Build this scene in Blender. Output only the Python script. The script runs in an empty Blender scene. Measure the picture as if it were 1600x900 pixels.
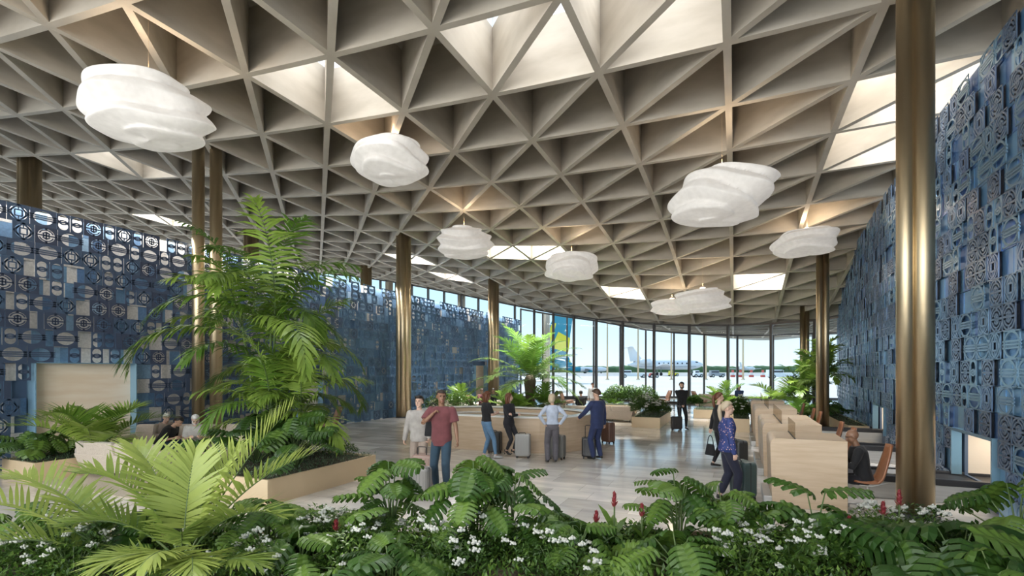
import bpy, math, random
import numpy as np
from mathutils import Vector, Matrix, noise
random.seed(11); rng = np.random.default_rng(11)
PI = math.pi
scene = bpy.context.scene
COL = scene.collection
# ------------------------------------------------------------------ camera, sky, sun, exposure
TH = 0.41627; FPX = 787.4; EYE = 2.3
cam_d = bpy.data.cameras.new('camera'); cam = bpy.data.objects.new('camera', cam_d); COL.objects.link(cam)
cam.location = (0, 0, EYE); cam.rotation_euler = (PI/2, 0, TH)
cam_d.sensor_width = 36; cam_d.lens = 36*FPX/1600; cam_d.shift_y = 128/1600; cam_d.clip_end = 3000; cam_d.clip_start = .05
scene.camera = cam
scene.view_settings.view_transform = 'Standard'; scene.view_settings.look = 'None'
scene.view_settings.gamma = 1; scene.view_settings.use_curve_mapping = False
scene.view_settings.exposure = 0.6
W = bpy.data.worlds.new('sky'); scene.world = W; W.use_nodes = True
wn = W.node_tree.nodes; wl = W.node_tree.links; wn.clear()
wo = wn.new('ShaderNodeOutputWorld'); wb = wn.new('ShaderNodeBackground'); wt = wn.new('ShaderNodeTexCoord')
ws = wn.new('ShaderNodeSeparateXYZ'); wr = wn.new('ShaderNodeValToRGB')
wl.new(wt.outputs['Generated'], ws.inputs[0]); wl.new(ws.outputs['Z'], wr.inputs[0])
wr.color_ramp.elements[0].position = 0.0; wr.color_ramp.elements[0].color = (.72, .86, .94, 1)
wr.color_ramp.elements[1].position = 0.5; wr.color_ramp.elements[1].color = (.30, .52, .80, 1)
e = wr.color_ramp.elements.new(.12); e.color = (.50, .74, .91, 1)
wl.new(wr.outputs[0], wb.inputs[0]); wb.inputs[1].default_value = 1.0
wl.new(wb.outputs[0], wo.inputs[0])
def lamp(name, kind, loc, energy, color=(1, 1, 1), rot=(0, 0, 0), parent=None, **kw):
    d = bpy.data.lights.new(name, kind); d.energy = energy; d.color = color
    for k, v in kw.items(): setattr(d, k, v)
    o = bpy.data.objects.new(name, d); COL.objects.link(o); o.location = loc; o.rotation_euler = rot
    if parent: o.parent = parent
    return o
lamp('sun', 'SUN', (0, 0, 60), 2.6, (1, .95, .87), (math.radians(38), math.radians(10), math.radians(-150)), angle=math.radians(2))
# added fill lamp behind the camera, no glazing is built there
lamp('rear_fill', 'AREA', (-5.5, -9, 4.6), 1900, (1, .98, .95), (math.radians(66), 0, 0), shape='RECTANGLE', size=19, size_y=7)
# ------------------------------------------------------------------ helpers
def at(px, d):                       # ground point seen in direction px at depth d
    xc = (px-800)/FPX*d
    return (xc*math.cos(TH)-d*math.sin(TH), xc*math.sin(TH)+d*math.cos(TH))
def zat(py, d): return EYE-(py-578)*d/FPX
def facing(a): return TH-math.radians(a)     # 0 away from the viewer, 90 to the right, 180 towards
def rotz(a): return np.array(Matrix.Rotation(a, 3, 'Z'))
class MB:
    def __init__(s): s.V = []; s.Q = []; s.T = []; s.n = 0; s.qt = []; s.tt = []
    def add(s, v, q=None, t=None, tint=.5):
        v = np.asarray(v, float).reshape(-1, 3)
        if q is not None and len(q): q = np.asarray(q, int).reshape(-1, 4); s.Q.append(q+s.n); s.qt.append(np.broadcast_to(np.asarray(tint, float), (len(q),)) )
        if t is not None and len(t): t = np.asarray(t, int).reshape(-1, 3); s.T.append(t+s.n); s.tt.append(np.broadcast_to(np.asarray(tint if np.ndim(tint) == 0 else .5, float), (len(t),)))
        s.V.append(v); s.n += len(v); return s
    def merge(s, o, R=None, off=(0, 0, 0), sc=1.0, tint=None):
        for_v = np.concatenate(o.V) if o.V else np.zeros((0, 3))
        v = for_v*sc
        if R is not None: v = v @ np.asarray(R).T
        v = v+np.asarray(off)
        if o.Q: s.Q.append(np.concatenate(o.Q)+s.n); s.qt.append(np.concatenate(o.qt)+(tint or 0))
        if o.T: s.T.append(np.concatenate(o.T)+s.n); s.tt.append(np.concatenate(o.tt)+(tint or 0))
        s.V.append(v); s.n += len(v); return s
    def mesh(s, name, m=None, smooth=False):
        me = bpy.data.meshes.new(name)
        V = np.concatenate(s.V); Q = np.concatenate(s.Q) if s.Q else np.zeros((0, 4), int); T = np.concatenate(s.T) if s.T else np.zeros((0, 3), int)
        me.vertices.add(len(V)); me.vertices.foreach_set('co', V.astype(np.float32).ravel())
        nl = Q.size+T.size; me.loops.add(nl); me.loops.foreach_set('vertex_index', np.concatenate([Q.ravel(), T.ravel()]).astype(np.int32))
        me.polygons.add(len(Q)+len(T))
        st = np.concatenate([np.arange(len(Q))*4, Q.size+np.arange(len(T))*3]).astype(np.int32)
        me.polygons.foreach_set('loop_start', st)
        me.polygons.foreach_set('loop_total', np.concatenate([np.full(len(Q), 4), np.full(len(T), 3)]).astype(np.int32))
        me.polygons.foreach_set('use_smooth', np.full(len(Q)+len(T), bool(smooth)))
        a = me.attributes.new('tint', 'FLOAT', 'FACE')
        a.data.foreach_set('value', np.concatenate(s.qt+s.tt+[np.zeros(0)]).astype(np.float32))
        me.update(calc_edges=True); me.validate()
        if m: me.materials.append(m)
        return me
    def build(s, name, m, parent=None, smooth=False, loc=None, bevel=0, solid=0, remesh=0, sm=2):
        o = bpy.data.objects.new(name, s.mesh(name, m, smooth)); COL.objects.link(o)
        if parent: o.parent = parent
        if loc is not None: o.location = loc
        if bevel:
            b = o.modifiers.new('bevel', 'BEVEL'); b.width = bevel; b.segments = 2; b.limit_method = 'ANGLE'; b.harden_normals = False
        if solid:
            b = o.modifiers.new('solid', 'SOLIDIFY'); b.thickness = solid; b.offset = 0
        if remesh:
            b = o.modifiers.new('remesh', 'REMESH'); b.mode = 'VOXEL'; b.voxel_size = remesh; b.use_smooth_shade = True
            b = o.modifiers.new('soft', 'SMOOTH'); b.iterations = sm; b.factor = .5
        return o
    # shapes
    def box(s, x0, x1, y0, y1, z0, z1, tint=.5, taper=0, R=None, off=(0, 0, 0)):
        t = taper
        v = np.array([(x0+t, y0+t, z0), (x1-t, y0+t, z0), (x1-t, y1-t, z0), (x0+t, y1-t, z0), (x0, y0, z1), (x1, y0, z1), (x1, y1, z1), (x0, y1, z1)], float)
        if R is not None: v = v @ np.asarray(R).T
        return s.add(v+np.asarray(off), [(3, 2, 1, 0), (4, 5, 6, 7), (0, 1, 5, 4), (1, 2, 6, 5), (2, 3, 7, 6), (3, 0, 4, 7)], tint=tint)
    def sweep(s, pts, rad, n=10, tint=.5, ratio=1., up=(0, 0, 1), caps=True):
        pts = [Vector(p) for p in pts]; m = len(pts)
        if not hasattr(rad, '__len__'): rad = [rad]*m
        V = []; up = Vector(up); last = None
        for i, p in enumerate(pts):
            d = (pts[min(i+1, m-1)]-pts[max(i-1, 0)])
            d = d.normalized() if d.length > 1e-9 else Vector((0, 0, 1))
            if last is None:
                a = d.cross(up)
                if a.length < 1e-3: a = d.cross(Vector((0, 1, 0)))
            else:
                a = last-d*last.dot(d)
            a.normalize(); last = a; b = a.cross(d)
            for k in range(n):
                t = 2*PI*k/n; V.append(p+a*(math.cos(t)*rad[i])+b*(math.sin(t)*rad[i]*ratio))
        Q = [(i*n+k, i*n+(k+1) % n, (i+1)*n+(k+1) % n, (i+1)*n+k) for i in range(m-1) for k in range(n)]; T = []
        if caps:
            V += [pts[0], pts[-1]]; c0 = m*n; c1 = c0+1
            T = [(c0, (k+1) % n, k) for k in range(n)]+[(c1, (m-1)*n+k, (m-1)*n+(k+1) % n) for k in range(n)]
        return s.add([tuple(v) for v in V], Q, T, tint)
    def lathe(s, prof, n=24, c=(0, 0, 0), tint=.5, sx=1, sy=1):
        m = len(prof); V = []; 
        for r, z in prof:
            for k in range(n):
                t = 2*PI*k/n; V.append((c[0]+math.cos(t)*r*sx, c[1]+math.sin(t)*r*sy, c[2]+z))
        Q = [(i*n+k, i*n+(k+1) % n, (i+1)*n+(k+1) % n, (i+1)*n+k) for i in range(m-1) for k in range(n)]
        V += [(c[0], c[1], c[2]+prof[0][1]), (c[0], c[1], c[2]+prof[-1][1])]; c0 = m*n
        T = [(c0, (k+1) % n, k) for k in range(n)]+[(c0+1, (m-1)*n+k, (m-1)*n+(k+1) % n) for k in range(n)]
        return s.add(V, Q, T, tint)
    def ball(s, c, r, n=12, m=8, R=None, tint=.5):
        if not hasattr(r, '__len__'): r = (r, r, r)
        V = []
        for i in range(1, m):
            p = PI*i/m
            for k in range(n):
                t = 2*PI*k/n; V.append((math.sin(p)*math.cos(t)*r[0], math.sin(p)*math.sin(t)*r[1], math.cos(p)*r[2]))
        V += [(0, 0, r[2]), (0, 0, -r[2])]; V = np.array(V)
        if R is not None: V = V @ np.asarray(R).T
        V = V+np.asarray(c)
        Q = [(i*n+k, (i+1)*n+k, (i+1)*n+(k+1) % n, i*n+(k+1) % n) for i in range(m-2) for k in range(n)]
        a = (m-1)*n
        T = [(a, k, (k+1) % n) for k in range(n)]+[(a+1, (m-2)*n+(k+1) % n, (m-2)*n+k) for k in range(n)]
        return s.add(V, Q, T, tint)
    def prism(s, poly, z0, z1, tint=.5, R=None, off=(0, 0, 0)):   # polygon in xy extruded in z (fan from its centre)
        n = len(poly); P = np.array(poly, float)
        c = P.mean(0)
        V = np.array([(x, y, z0) for x, y in P]+[(x, y, z1) for x, y in P]+[(c[0], c[1], z0), (c[0], c[1], z1)], float)
        if R is not None: V = V @ np.asarray(R).T
        V = V+np.asarray(off)
        return s.add(V, [(k, (k+1) % n, n+(k+1) % n, n+k) for k in range(n)],
                     [(2*n, (k+1) % n, k) for k in range(n)]+[(2*n+1, n+k, n+(k+1) % n) for k in range(n)], tint)
def empty(name, loc=(0, 0, 0), rz=0):
    o = bpy.data.objects.new(name, None); COL.objects.link(o); o.location = loc; o.rotation_euler = (0, 0, rz); o.empty_display_size = .2; return o
def tag(o, label, cat, group=None):
    o['label'] = label; o['category'] = cat
    if group: o['group'] = group
    return o
def struct(o): o['kind'] = 'structure'; return o
def dup(root, loc, rz=None, label=None, group=None, scale=None):
    r = root.copy(); COL.objects.link(r); r.location = loc
    if rz is not None: r.rotation_euler = (0, 0, rz)
    if scale is not None: r.scale = (scale, scale, scale) if not hasattr(scale, '__len__') else scale
    if label: r['label'] = label
    if group: r['group'] = group
    for ch in list(root.children):
        c = ch.copy(); COL.objects.link(c); c.parent = r
        for g in ch.children:
            d = g.copy(); COL.objects.link(d); d.parent = c
    return r
# ------------------------------------------------------------------ materials
def mat(name, col=(.5, .5, .5), rough=.5, metal=0., emit=None, es=0., spec=.5, coat=0., var=None, vs=3., bump=0., bs=20., tint=None, trans=0., stretch=None, sheen=0, objrand=0):
    m = bpy.data.materials.new(name); m.use_nodes = True; N = m.node_tree.nodes; L = m.node_tree.links
    b = N['Principled BSDF']; out = N['Material Output']
    b.inputs['Base Color'].default_value = (*col, 1); b.inputs['Roughness'].default_value = rough; b.inputs['Metallic'].default_value = metal
    b.inputs['Specular IOR Level'].default_value = spec; b.inputs['Coat Weight'].default_value = coat
    if sheen: b.inputs['Sheen Weight'].default_value = sheen
    if emit: b.inputs['Emission Color'].default_value = (*emit, 1); b.inputs['Emission Strength'].default_value = es
    tc = N.new('ShaderNodeTexCoord'); mp = N.new('ShaderNodeMapping'); L.new(tc.outputs['Object'], mp.inputs[0])
    if stretch: mp.inputs['Scale'].default_value = stretch
    src = None
    if var:
        nz = N.new('ShaderNodeTexNoise'); nz.inputs['Scale'].default_value = vs; nz.inputs['Detail'].default_value = 5; L.new(mp.outputs[0], nz.inputs[0])
        rp = N.new('ShaderNodeValToRGB'); rp.color_ramp.elements[0].position = .35; rp.color_ramp.elements[1].position = .65
        rp.color_ramp.elements[0].color = (*col, 1); rp.color_ramp.elements[1].color = (*var, 1); L.new(nz.outputs[0], rp.inputs[0]); src = rp.outputs[0]
    if tint:
        at_ = N.new('ShaderNodeAttribute'); at_.attribute_name = 'tint'; rp = N.new('ShaderNodeValToRGB')
        el = rp.color_ramp.elements
        for k, c in enumerate(tint):
            p_ = k/(len(tint)-1)
            if k == 0: el[0].color = (*c, 1); el[0].position = 0
            elif k == len(tint)-1: el[-1].color = (*c, 1); el[-1].position = 1
            else: ee = el.new(p_); ee.color = (*c, 1)
        fac = at_.outputs['Fac']
        if objrand:
            oi = N.new('ShaderNodeObjectInfo'); ma = N.new('ShaderNodeMath'); ma.operation = 'MULTIPLY_ADD'
            L.new(oi.outputs['Random'], ma.inputs[0]); ma.inputs[1].default_value = objrand; L.new(fac, ma.inputs[2]); fac = ma.outputs[0]
        L.new(fac, rp.inputs[0])
        if src:
            mx = N.new('ShaderNodeMix'); mx.data_type = 'RGBA'; mx.blend_type = 'MULTIPLY'; mx.inputs[0].default_value = 1
            L.new(rp.outputs[0], mx.inputs[6]); L.new(src, mx.inputs[7]); src = mx.outputs[2]
        else: src = rp.outputs[0]
    if src: L.new(src, b.inputs['Base Color'])
    if bump:
        nz = N.new('ShaderNodeTexNoise'); nz.inputs['Scale'].default_value = bs; nz.inputs['Detail'].default_value = 3; L.new(mp.outputs[0], nz.inputs[0])
        bm = N.new('ShaderNodeBump'); bm.inputs['Strength'].default_value = bump; bm.inputs['Distance'].default_value = .01; L.new(nz.outputs[0], bm.inputs['Height']); L.new(bm.outputs[0], b.inputs['Normal'])
    if trans:
        tr = N.new('ShaderNodeBsdfTranslucent'); ms = N.new('ShaderNodeMixShader'); ms.inputs[0].default_value = trans
        if src: L.new(src, tr.inputs[0])
        else: tr.inputs[0].default_value = (*col, 1)
        L.new(b.outputs[0], ms.inputs[1]); L.new(tr.outputs[0], ms.inputs[2]); L.new(ms.outputs[0], out.inputs[0])
    return m
M = {}
M['ceiling'] = mat('ceiling_timber', (.44, .39, .32), .7, var=(.51, .46, .385), vs=1.2, stretch=(1, 1, 3), spec=.2)
M['bronze'] = mat('bronze_metal', (.58, .46, .29), .42, 1., var=(.66, .54, .36), vs=2, stretch=(3, 3, .15))
M['steel'] = mat('brushed_steel', (.50, .50, .49), .34, .55, var=(.60, .60, .59), vs=4, stretch=(.3, .3, 6))
M['mullion'] = mat('dark_bronze_frame', (.10, .085, .075), .4, .6)
M['wood'] = mat('pale_oak', (.60, .45, .305), .42, var=(.68, .53, .38), vs=2.2, stretch=(.7, .7, 7), spec=.35)
M['planter'] = mat('planter_gold_beige', (.66, .50, .31), .35, .15, var=(.72, .56, .36), vs=1.)
M['soil'] = mat('soil', (.05, .035, .022), .95, var=(.08, .06, .035), vs=12, bump=.6)
M['white'] = mat('white_counter', (.93, .92, .89), .25)
M['plaster'] = mat('beige_textured_wall', (.80, .74, .66), .8, bump=.5, bs=35, var=(.74, .68, .60), vs=30)
M['leather'] = mat('tan_leather', (.30, .115, .05), .38, var=(.36, .15, .07), vs=6, coat=.2)
M['brownseat'] = mat('brown_upholstery', (.22, .12, .08), .55, var=(.27, .15, .10), vs=6)
M['sofa'] = mat('sofa_beige_fabric', (.46, .38, .30), .9, var=(.60, .52, .44), vs=60, bump=.2, bs=200, sheen=.3)
M['rug'] = mat('beige_rug', (.60, .52, .42), .95, var=(.50, .43, .34), vs=40, bump=.5, bs=120)
M['belt'] = mat('black_rubber_belt', (.03, .03, .032), .5)
M['dark'] = mat('dark_metal', (.05, .05, .055), .4, .5)
M['skin1'] = mat('skin_fair', (.62, .38, .27), .5); M['skin2'] = mat('skin_brown', (.26, .135, .08), .45); M['skin3'] = mat('skin_light', (.68, .44, .33), .5)
M['skin4'] = mat('skin_tan', (.40, .22, .14), .45)
M['hair_dark'] = mat('hair_dark', (.018, .012, .01), .5); M['hair_red'] = mat('hair_auburn', (.13, .045, .02), .45)
M['hair_blond'] = mat('hair_blonde', (.50, .40, .28), .5); M['hair_white'] = mat('hair_white', (.75, .73, .70), .6); M['hair_brown'] = mat('hair_brown', (.07, .035, .02), .5); M['hair_buzz'] = mat('hair_buzz', (.03, .02, .016), .8)
M['eye'] = mat('eye_dark', (.02, .015, .012), .2); M['lip'] = mat('lip', (.42, .16, .13), .4)
def cloth(n, c, r=.85): M[n] = mat(n, c, r, var=tuple(x*.8 for x in c), vs=9, bump=.25, bs=18, sheen=.1); return M[n]
cloth('grey_knit', (.42, .39, .36)); cloth('taupe_cotton', (.36, .29, .24)); cloth('wine_cotton', (.17, .05, .055)); cloth('blue_denim', (.03, .065, .10))
cloth('light_denim', (.14, .27, .44)); cloth('black_cotton', (.012, .012, .014)); cloth('black_suiting', (.016, .015, .02)); cloth('pale_blue_shirt', (.50, .56, .68)); cloth('grey_suiting', (.13, .12, .135))
cloth('navy_suiting', (.022, .035, .105)); cloth('dark_navy', (.016, .018, .04)); cloth('white_cotton', (.62, .60, .57)); cloth('blue_cotton', (.05, .09, .22))
cloth('shoe_black', (.012, .011, .011), .35); cloth('shoe_white', (.6, .6, .6), .5)
def case_mat(n, c, ro=.35): M[n] = mat(n, c, ro, coat=.3); return n
case_mat('case_silver', (.36, .355, .34)); case_mat('case_grey', (.20, .195, .18)); case_mat('case_black', (.02, .02, .022)); case_mat('case_brown', (.17, .09, .065)); case_mat('case_teal', (.045, .075, .075)); case_mat('case_rose', (.34, .23, .19)); case_mat('case_dark', (.03, .033, .035)); case_mat('case_ash', (.26, .25, .235))
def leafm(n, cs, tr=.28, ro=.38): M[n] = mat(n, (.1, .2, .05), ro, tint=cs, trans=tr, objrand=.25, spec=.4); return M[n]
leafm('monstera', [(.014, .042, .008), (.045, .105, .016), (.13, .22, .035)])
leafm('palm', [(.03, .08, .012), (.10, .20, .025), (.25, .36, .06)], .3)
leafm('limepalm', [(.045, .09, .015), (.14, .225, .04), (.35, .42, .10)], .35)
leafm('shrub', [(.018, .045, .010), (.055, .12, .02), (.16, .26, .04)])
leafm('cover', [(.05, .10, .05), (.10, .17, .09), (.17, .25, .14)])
M['petal'] = mat('white_petals', (.62, .62, .56), .6, trans=.2)
M['ginger'] = mat('red_ginger_flower', (.20, .02, .028), .5, var=(.30, .045, .05), vs=30)
M['stem'] = mat('green_stem', (.07, .13, .035), .5, var=(.11, .15, .05), vs=10)
M['trunk'] = mat('palm_trunk', (.10, .075, .045), .85, var=(.17, .13, .08), vs=14, bump=.8, stretch=(1, 1, 5))
# ------------------------------------------------------------------ floor and outdoor ground
def floor_mat():
    m = bpy.data.materials.new('polished_stone_tiles'); m.use_nodes = True; N = m.node_tree.nodes; L = m.node_tree.links; b = N['Principled BSDF']
    tc = N.new('ShaderNodeTexCoord'); mp = N.new('ShaderNodeMapping'); L.new(tc.outputs['Object'], mp.inputs[0])
    br = N.new('ShaderNodeTexBrick'); br.inputs['Scale'].default_value = 1; br.inputs['Brick Width'].default_value = 1.15; br.inputs['Row Height'].default_value = .58
    br.inputs['Mortar Size'].default_value = .004; br.inputs['Mortar'].default_value = (.40, .37, .33, 1); br.offset = .37; br.offset_frequency = 2; br.squash = .7; br.squash_frequency = 3
    br.inputs['Color1'].default_value = (.47, .445, .41, 1); br.inputs['Color2'].default_value = (.76, .725, .67, 1); br.inputs['Bias'].default_value = .1
    L.new(mp.outputs[0], br.inputs[0])
    nz = N.new('ShaderNodeTexNoise'); nz.inputs['Scale'].default_value = 1.6; nz.inputs['Detail'].default_value = 6
    mp2 = N.new('ShaderNodeMapping'); mp2.inputs['Scale'].default_value = (.7, 2.2, 1); L.new(tc.outputs['Object'], mp2.inputs[0]); L.new(mp2.outputs[0], nz.inputs[0])
    rp = N.new('ShaderNodeValToRGB'); rp.color_ramp.elements[0].color = (.82, .82, .82, 1); rp.color_ramp.elements[1].color = (1.08, 1.06, 1.04, 1); rp.color_ramp.elements[0].position = .35; rp.color_ramp.elements[1].position = .65
    L.new(nz.outputs[0], rp.inputs[0])
    mx = N.new('ShaderNodeMix'); mx.data_type = 'RGBA'; mx.blend_type = 'MULTIPLY'; mx.inputs[0].default_value = 1; L.new(br.outputs[0], mx.inputs[6]); L.new(rp.outputs[0], mx.inputs[7]); L.new(mx.outputs[2], b.inputs['Base Color'])
    b.inputs['Roughness'].default_value = .13; b.inputs['Specular IOR Level'].default_value = .6
    return m
M['floor'] = floor_mat()
FAC = [(-60, 39), (-37, 39), (-20, 39), (-16.5, 38.9), (-13.7, 38.7), (-11.7, 38.3), (-9.7, 37.8), (-7.6, 37.2), (-5.2, 36.5), (-2.8, 35.6), (-.4, 34.8), (2, 33.9), (4.6, 33.0), (9, 31.5), (20, 29)]
fx = np.array([p[0] for p in FAC], float); fy = np.array([p[1] for p in FAC], float)
def YF(X): return float(np.interp(X, fx, fy))
OUTPX = [(813.7, 42.2, 482), (848, 42, 488), (886, 41.8, 494), (927.5, 41.8, 499.5), (969, 42, 507), (1009, 41.8, 514), (1053, 41.4, 518.5), (1100, 41, 521.6), (1152, 40.8, 523), (1208, 40.2, 522), (1270, 39.2, 520), (1340, 38.2, 518)]
OUT = [at(a, d)+(zat(y, d),) for a, d, y in OUTPX]
ox = np.array([p[0] for p in OUT]); oy = np.array([p[1] for p in OUT])
def YO(X): return float(np.interp(X, ox, oy)) if X >= ox[0] else max(YF(X), oy[0] if X > ox[0]-1 else YF(X))
m = MB(); xs = np.linspace(-45, 12, 58)
for a, b_ in zip(xs[:-1], xs[1:]):
    m.add([(a, -12, 0), (b_, -12, 0), (b_, YO(b_)+.3, 0), (a, YO(a)+.3, 0)], [(0, 1, 2, 3)])
struct(m.build('floor', M['floor']))
M['tarmac'] = mat('sunlit_concrete_apron', (.66, .63, .58), .9, var=(.74, .71, .66), vs=.06, stretch=(1, 1, 1))
M['tarmac2'] = mat('grey_taxiway', (.40, .385, .37), .9, var=(.48, .46, .44), vs=.05)
M['verge'] = mat('dry_verge', (.30, .33, .20), .95, var=(.42, .42, .30), vs=.05)
Rc = rotz(TH)
m = MB(); m.box(-500, 700, -30, 190, -.12, -.06, R=Rc); o = struct(m.build('concrete_apron', M['tarmac']))
m = MB(); m.box(-900, 1100, 190, 420, -.12, -.055, R=Rc); struct(m.build('taxiway', M['tarmac2']))
m = MB(); m.box(-2000, 2200, 420, 1500, -.12, -.05, R=Rc); struct(m.build('grass_verge', M['verge']))
# ------------------------------------------------------------------ coffered timber ceiling
SC = 2.33; U0 = 4.204475; V0 = -.0536127
CC = [2.74311, -0.88301, 0.32644, 0.17127, 0.00107, -0.34631, -0.45089, -0.17141, 0.07058, -0.31549, -0.67771, 0.00244, -0.07437, 0.1975, 0.0962]
def HR(X, Y):
    Y = min(Y, YF(X)); i = min(max(Y/SC-U0, -2), 12.6); j = min(max(X/SC-V0, -18), 1.6)
    a = (i-4)/8; b = (j+6)/8; s = 0; k = 0
    for mm in range(5):
        for nn in range(5-mm): s += CC[k]*a**mm*b**nn; k += 1
    return EYE+SC*s
def YE(X):   # outer roof edge
    return max(YO(X), YF(X))+.35+max(0, min(7.5, (X+4.5)*1.15))
GI = range(-8, 18); GJ = range(-19, 5); DEP = 1.35; TK = .07
def gp(i, j): return ((j+V0)*SC, (i+U0)*SC)
fin = MB()
def fin_line(p, q, n):
    pts = [(p[0]+(q[0]-p[0])*k/n, p[1]+(q[1]-p[1])*k/n) for k in range(n+1)]
    d = Vector((q[0]-p[0], q[1]-p[1])).normalized(); nx, ny = -d.y*TK, d.x*TK
    V = []; Q = []; base = 0
    for k in range(n):
        a, b = pts[k], pts[k+1]
        if (a[1]+b[1])/2 > YE((a[0]+b[0])/2): continue
        za, zb = HR(*a), HR(*b); o = len(V)
        for (x, y), z in ((a, za), (b, zb)):
            V += [(x-nx, y-ny, z), (x+nx, y+ny, z), (x-nx, y-ny, z+DEP), (x+nx, y+ny, z+DEP)]
        Q += [(o, o+1, o+5, o+4), (o, o+4, o+6, o+2), (o+1, o+3, o+7, o+5)]
    if V: fin.add(V, Q)
i0, i1, j0, j1 = GI[0], GI[-1], GJ[0], GJ[-1]
for j in GJ: fin_line(gp(i0, j), gp(i1, j), (i1-i0)*3)
for i in GI: fin_line(gp(i, j0), gp(i, j1), (j1-j0)*3)
for s in range(i0+j0, i1+j1+1):       # diagonals i+j = s
    a = max(i0, s-j1); b = min(i1, s-j0)
    if b > a: fin_line(gp(a, s-a), gp(b, s-b), (b-a)*3)
ceiling = struct(fin.build('ceiling', M['ceiling']))
SKY = {(-1, -2), (-1, -1), (-1, -4), (1, 1), (2, 1), (2, 2), (8, -3), (7, 0), (0, -9), (5, -4), (5, -5), (6, -8), (3, -13), (-3, -2), (8, -8), (-4, -3), (-4, 0), (-5, -2), (-4, -5)}  # nearest rows are out of view, opened to light the planting bed
cap = MB()
for i in range(i0, i1):
    for j in range(j0, j1):
        if (i, j) in SKY: continue
        c = [gp(i, j), gp(i, j+1), gp(i+1, j+1), gp(i+1, j)]
        if sum(y for x, y in c)/4 > YE(c[0][0])+1: continue
        cap.add([(x, y, HR(x, y)+DEP) for x, y in c], [(0, 1, 2, 3)])
cap.build('ceiling_deck', M['ceiling']); struct(bpy.data.objects['ceiling_deck'])
# skylight kerbs: a short white shaft over each open coffer, with a daylight lamp, some added unseen over the bed
M['kerb'] = mat('white_skylight_kerb', (.85, .85, .84), .8)
kb = MB(); 
for i, j in sorted(SKY):
    c = [gp(i, j), gp(i, j+1), gp(i+1, j+1), gp(i+1, j)]
    z = [HR(x, y)+DEP for x, y in c]
    kb.add([(x, y, zz) for (x, y), zz in zip(c, z)]+[(x, y, zz+1.1) for (x, y), zz in zip(c, z)], [(k, (k+1) % 4, 4+(k+1) % 4, 4+k) for k in range(4)])
    x = sum(p[0] for p in c)/4; y = sum(p[1] for p in c)/4
    lamp('skylight_and_bed_fill', 'AREA', (x, y, max(z)+.9), (150 if i < -2 else 170 if j > 0 else 75 if i < 3 else 560), (.97, .98, 1), shape='SQUARE', size=1.9, spread=math.radians(140 if i < -2 else 110 if i < 3 else 75))
struct(kb.build('skylight_kerbs', M['kerb']))
# fascia along the outer roof edge
fa = MB(); V = []; Q = []
for k, x in enumerate(np.linspace(-45, 12, 96)):
    y = YE(x); z = HR(x, y); V += [(x, y, z-.02), (x, y, z+DEP+.3)]
    if k: Q.append((2*k-2, 2*k, 2*k+1, 2*k-1))
fa.add(V, Q); struct(fa.build('roof_fascia', M['ceiling'], solid=.15))
# ------------------------------------------------------------------ glazing
def glass_mat():
    m = bpy.data.materials.new('clear_glass'); m.use_nodes = True; N = m.node_tree.nodes; L = m.node_tree.links; N.remove(N['Principled BSDF'])
    t = N.new('ShaderNodeBsdfTransparent'); t.inputs[0].default_value = (.96, .98, .985, 1); g = N.new('ShaderNodeBsdfGlossy'); g.inputs['Roughness'].default_value = .02
    f = N.new('ShaderNodeFresnel'); f.inputs[0].default_value = 1.35; ms = N.new('ShaderNodeMixShader')
    L.new(f.outputs[0], ms.inputs[0]); L.new(t.outputs[0], ms.inputs[1]); L.new(g.outputs[0], ms.inputs[2]); L.new(ms.outputs[0], N['Material Output'].inputs[0]); return m
M['glass'] = glass_mat()
def on_fac(px):          # facade point seen along px
    return min((at(px, d) for d in np.arange(20, 75, .05)), key=lambda p: abs(p[1]-YF(p[0])))
INPX = [523.5, 547, 571, 594.5, 619, 643.6, 669, 694, 721, 747.5, 775.5, 804.5, 834.7, 864.5, 896.7, 931.7, 973, 1022, 1077, 1137.6, 1205, 1273, 1345]
INN = []
for px in INPX:
    x, y = on_fac(px); INN.append((x, y, HR(x, y)+.03))
def glazing(name, pts, n, w, dpt):
    root = struct(empty(name, (pts[0][0], pts[0][1], 0))); O = np.array([pts[0][0], pts[0][1], 0])
    for k, (x, y, z) in enumerate(pts):
        q = pts[min(k+1, len(pts)-1)]; p = pts[max(k-1, 0)]; a = math.atan2(q[1]-p[1], q[0]-p[0])
        mm = MB(); mm.box(-w/2, w/2, -dpt/2, dpt/2, 0, z, R=rotz(a), off=(x-O[0], y-O[1], 0)); mm.build('mullion', M['mullion'], root)
    for k in range(len(pts)-1):
        (xa, ya, za), (xb, yb, zb) = pts[k], pts[k+1]
        d = Vector((xb-xa, yb-ya, 0)); nrm = Vector((-d.y, d.x, 0)).normalized()*.05
        for nm, lo, hi in (('head_rail', -.13, 0), ('sill_rail', None, None)):
            z0a, z0b, z1a, z1b = (za+lo, zb+lo, za+hi, zb+hi) if lo is not None else (0, 0, .14, .14)
            P = []
            for s in (-1, 1):
                P += [(xa+nrm.x*s, ya+nrm.y*s, z0a), (xb+nrm.x*s, yb+nrm.y*s, z0b), (xb+nrm.x*s, yb+nrm.y*s, z1b), (xa+nrm.x*s, ya+nrm.y*s, z1a)]
            P = np.array(P)-O; mm = MB(); mm.add(P, [(0, 1, 2, 3), (7, 6, 5, 4), (0, 4, 5, 1), (3, 2, 6, 7)]); mm.build(nm, M['mullion'], root)
        mm = MB(); mm.add(np.array([(xa, ya, .1), (xb, yb, .1), (xb, yb, zb-.05), (xa, ya, za-.05)])-O, [(0, 1, 2, 3)]); mm.build('glass_pane', M['glass'], root)
    return root
glazing('window_1', INN, 0, .13, .22)
glazing('window_2', OUT, 0, .12, .22)
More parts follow.
